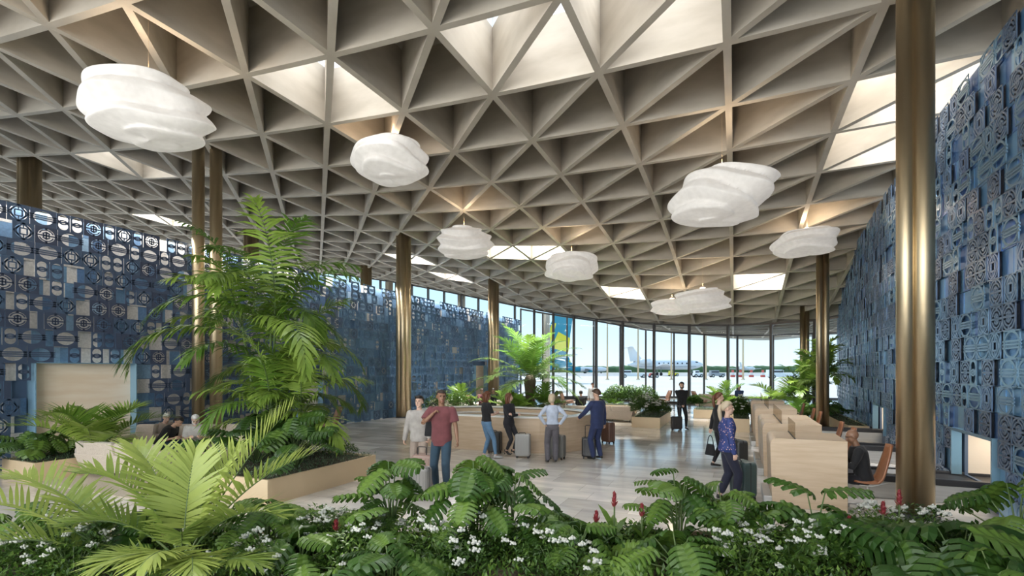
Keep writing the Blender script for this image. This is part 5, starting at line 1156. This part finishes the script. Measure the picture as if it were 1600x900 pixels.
def airliner(loc, rz, label, S):
    r = tag(empty('airliner', (loc[0], loc[1], 0), rz), label, 'aircraft'); r.scale = (S, S, S); Ry = np.array(Matrix.Rotation(PI/2, 3, 'Y'))
    m = MB(); m.lathe([(.2, -17), (.9, -14), (1.6, -9), (1.9, -4), (1.9, 14), (1.5, 16.5), (.4, 18.5)], 24); m.V = [m.V[0] @ Ry.T+np.array((0, 0, 3.4))]; fu = m.build('fuselage', M['jetwhite'], r, smooth=True)
    m = MB(); m.lathe([(.22, -17.05), (.93, -14.05), (1.64, -9), (1.94, -4.5)], 24); m.V = [m.V[0] @ Ry.T+np.array((0, 0, 3.4))]; m.build('tail_paint', M['teal'], fu, smooth=True)
    def plate(pts, th, m_, nm, ax, par):
        P = np.array(pts, float); o = np.zeros(3); o[ax] = th/2; m = MB(); m.add(np.concatenate([P-o, P+o]), [(0, 1, 2, 3), (7, 6, 5, 4), (0, 4, 5, 1), (1, 5, 6, 2), (2, 6, 7, 3), (3, 7, 4, 0)]); return m.build(nm, m_, par)
    f = plate([(-16.0, 0, 4.2), (-10.5, 0, 5.0), (-14.2, 0, 13.8), (-17.4, 0, 13.8)], .35, M['teal'], 'tail_fin', 1, r)
    plate([(-16.3, 0, 5.6), (-13.0, 0, 6.4), (-14.4, 0, 9.4), (-16.7, 0, 8.2)], .39, M['yellow'], 'fin_emblem', 1, f)
    plate([(-12.6, 0, 6.0), (-11.2, 0, 6.2), (-13.2, 0, 11.0), (-14.0, 0, 11.0)], .39, M['yellow'], 'fin_emblem', 1, f)
    for s in (-1, 1):
        plate([(-15.5, s*.8, 4.6), (-12.5, s*.8, 4.6), (-15.2, s*6, 5.0), (-16.4, s*6, 5.0)], .2, M['jetwhite'], 'tailplane', 2, r); w_ = plate([(-1, s*1.5, 2.6), (5, s*1.5, 2.6), (-2.6, s*15.5, 3.8), (-4.4, s*15.5, 3.8)], .3, M['jetgrey'], 'wing', 2, r)
        m = MB(); m.lathe([(.6, -1.6), (.9, 0), (.85, 1.6), (.6, 1.7)], 18); m.V = [m.V[0] @ Ry.T+np.array((2.6, s*5.2, 1.7))]; m.build('engine', M['teal'], r, smooth=True)
    for x, y in ((-.5, -2.4), (-.5, 2.4), (13, 0)): m = MB(); m.sweep([(x, y-.3, .55), (x, y+.3, .55)], .55, 14); m.sweep([(x, y, .5), (x, y, 2.4)], .14, 8); m.build('landing_gear', M['tyre'], r)
    return r
airliner(at(752, 92), TH+PI+.15, 'large aircraft with teal and yellow tail behind the potted palm', 1.0)
airliner(at(915, 330), TH+.1, 'distant aircraft with teal and yellow tail, left of the parked jet', .8)
def vehicle(px, d, L, h, label, body, cat='vehicle', name='tow_tractor', cab=.4, rz=0.):
    r = tag(empty(name, (*at(px, d), -.05), TH+rz), label, cat); m = MB(); m.box(-L/2, L/2, -1, 1, .45, h*.62); m.build('chassis', M[body], r, bevel=.12)
    m = MB(); m.box(-L/2+.15, -L/2+L*cab, -.9, .9, h*.6, h, taper=0); m.build('cab', M[body], r, bevel=.12)
    m = MB(); m.box(-L/2+.3, -L/2+L*cab-.15, -.93, .93, h*.68, h*.9); m.build('cab_window', M['win'], r)
    for s in (-1, 1):
        for x in (-L*.33, L*.33):
            m = MB(); m.sweep([(x, s*.85, .5), (x, s*1.1, .5)], .5, 18); w = m.build('wheel', M['tyre'], r); m = MB(); m.sweep([(x, s*1.09, .5), (x, s*1.13, .5)], .26, 14); m.build('hub', M['rimw'], w)
    return r
vehicle(990, 150, 8.4, 2.3, 'white airport service truck below the tail of the parked jet', 'jetwhite', name='service_truck')
vehicle(1222, 140, 8.5, 2.4, 'white tow tractor at the right, seen through the glass', 'jetwhite', cab=.5)
vehicle(1052, 185, 3.4, 2.0, 'small yellow ground vehicle under the parked jet', 'yellow', name='ground_vehicle')
vehicle(1021, 150, 2.4, 1.4, 'small red baggage tug right of the white service truck', 'red', name='baggage_tug')
vehicle(1120, 160, 4.6, 2.2, 'dark baggage cart right of the nose of the parked jet', 'jetgrey', name='baggage_cart', cab=.6)
vehicle(1090, 160, 2.6, 2.2, 'small white tug by the nose of the parked jet', 'jetwhite', cab=.6, name='aircraft_tug')
for k, (px, l) in enumerate(((1145, 'leftmost'), (1157, 'second'), (1174, 'third'), (1192, 'fourth'), (1203, 'fifth'), (1272, 'rightmost'))):
    r = tag(empty('safety_barrier', (*at(px, 165), -.05), TH), l+' red and white safety barrier standing on the apron', 'barrier', 'red and white barriers on the apron')
    m = MB(); m.box(-.7, .7, -.3, .3, 0, .7, taper=0); m.build('base', M['red'], r, bevel=.05); m = MB(); m.box(-.45, .45, -.2, .2, .7, 1.5); m.build('upper_block', M['barw'], r, bevel=.05); m = MB(); m.box(-.35, .35, -.18, .18, 1.5, 2.3); m.build('top_block', M['red'], r, bevel=.05)
for px, l in ((949, 'leftmost tall beige mast'), (997, 'tall beige mast over the jet tail'), (1049, 'tall beige mast over the jet cabin'), (1103, 'tall beige mast at the jet nose'), (1161, 'rightmost tall beige mast')):  # poles standing in for columns reflected in the glass
    r = tag(empty('beige_reflection', (*at(px, 120), -.05), TH), l+', a pole standing for a reflected column', 'reflection', 'tall beige poles standing for reflected columns'); m = MB(); m.sweep([(0, 0, 0), (0, 0, 17)], [.22, .18], 12); m.build('pole', M['reflection'], r, smooth=True); m = MB(); m.lathe([(.45, 0), (.45, .15), (.3, .3)], 14); m.build('foot', M['reflection'], r); m = MB(); m.box(-.9, .9, -.2, .2, 16.9, 17.2); m.build('pole_cap', M['dark'], r)
# tree line far beyond the taxiway
M['trees'] = mat('distant_trees', (.06, .12, .045), .95, var=(.12, .20, .08), vs=.08, bump=.5, bs=.3)
m = MB(); V = []; Q = []; n = 420; rr = random.Random(2)
for k in range(n):
    x = -520+k*3.2; t = 6.0+1.6*noise.noise(Vector((x*.03, 0, 0)))+1.2*noise.noise(Vector((x*.21, 3, 0)))+rr.uniform(-.3, .3)
    V += [(x, 0, -.1), (x, -2, t*.55), (x, 1, t*.9), (x, 6, t), (x, 16, t*.7), (x, 20, -.1)]
    if k: o = (k-1)*6; Q += [(o+i, o+6+i, o+7+i, o+1+i) for i in range(5)]
V = np.array(V) @ Rc.T+np.array((*cam_pt(0, 480), 0)); m.add(V, Q); o = m.build('distant_trees', M['trees'], None, smooth=True); o['kind'] = 'stuff'; tag(o, 'band of dark green trees along the horizon beyond the runway', 'trees')
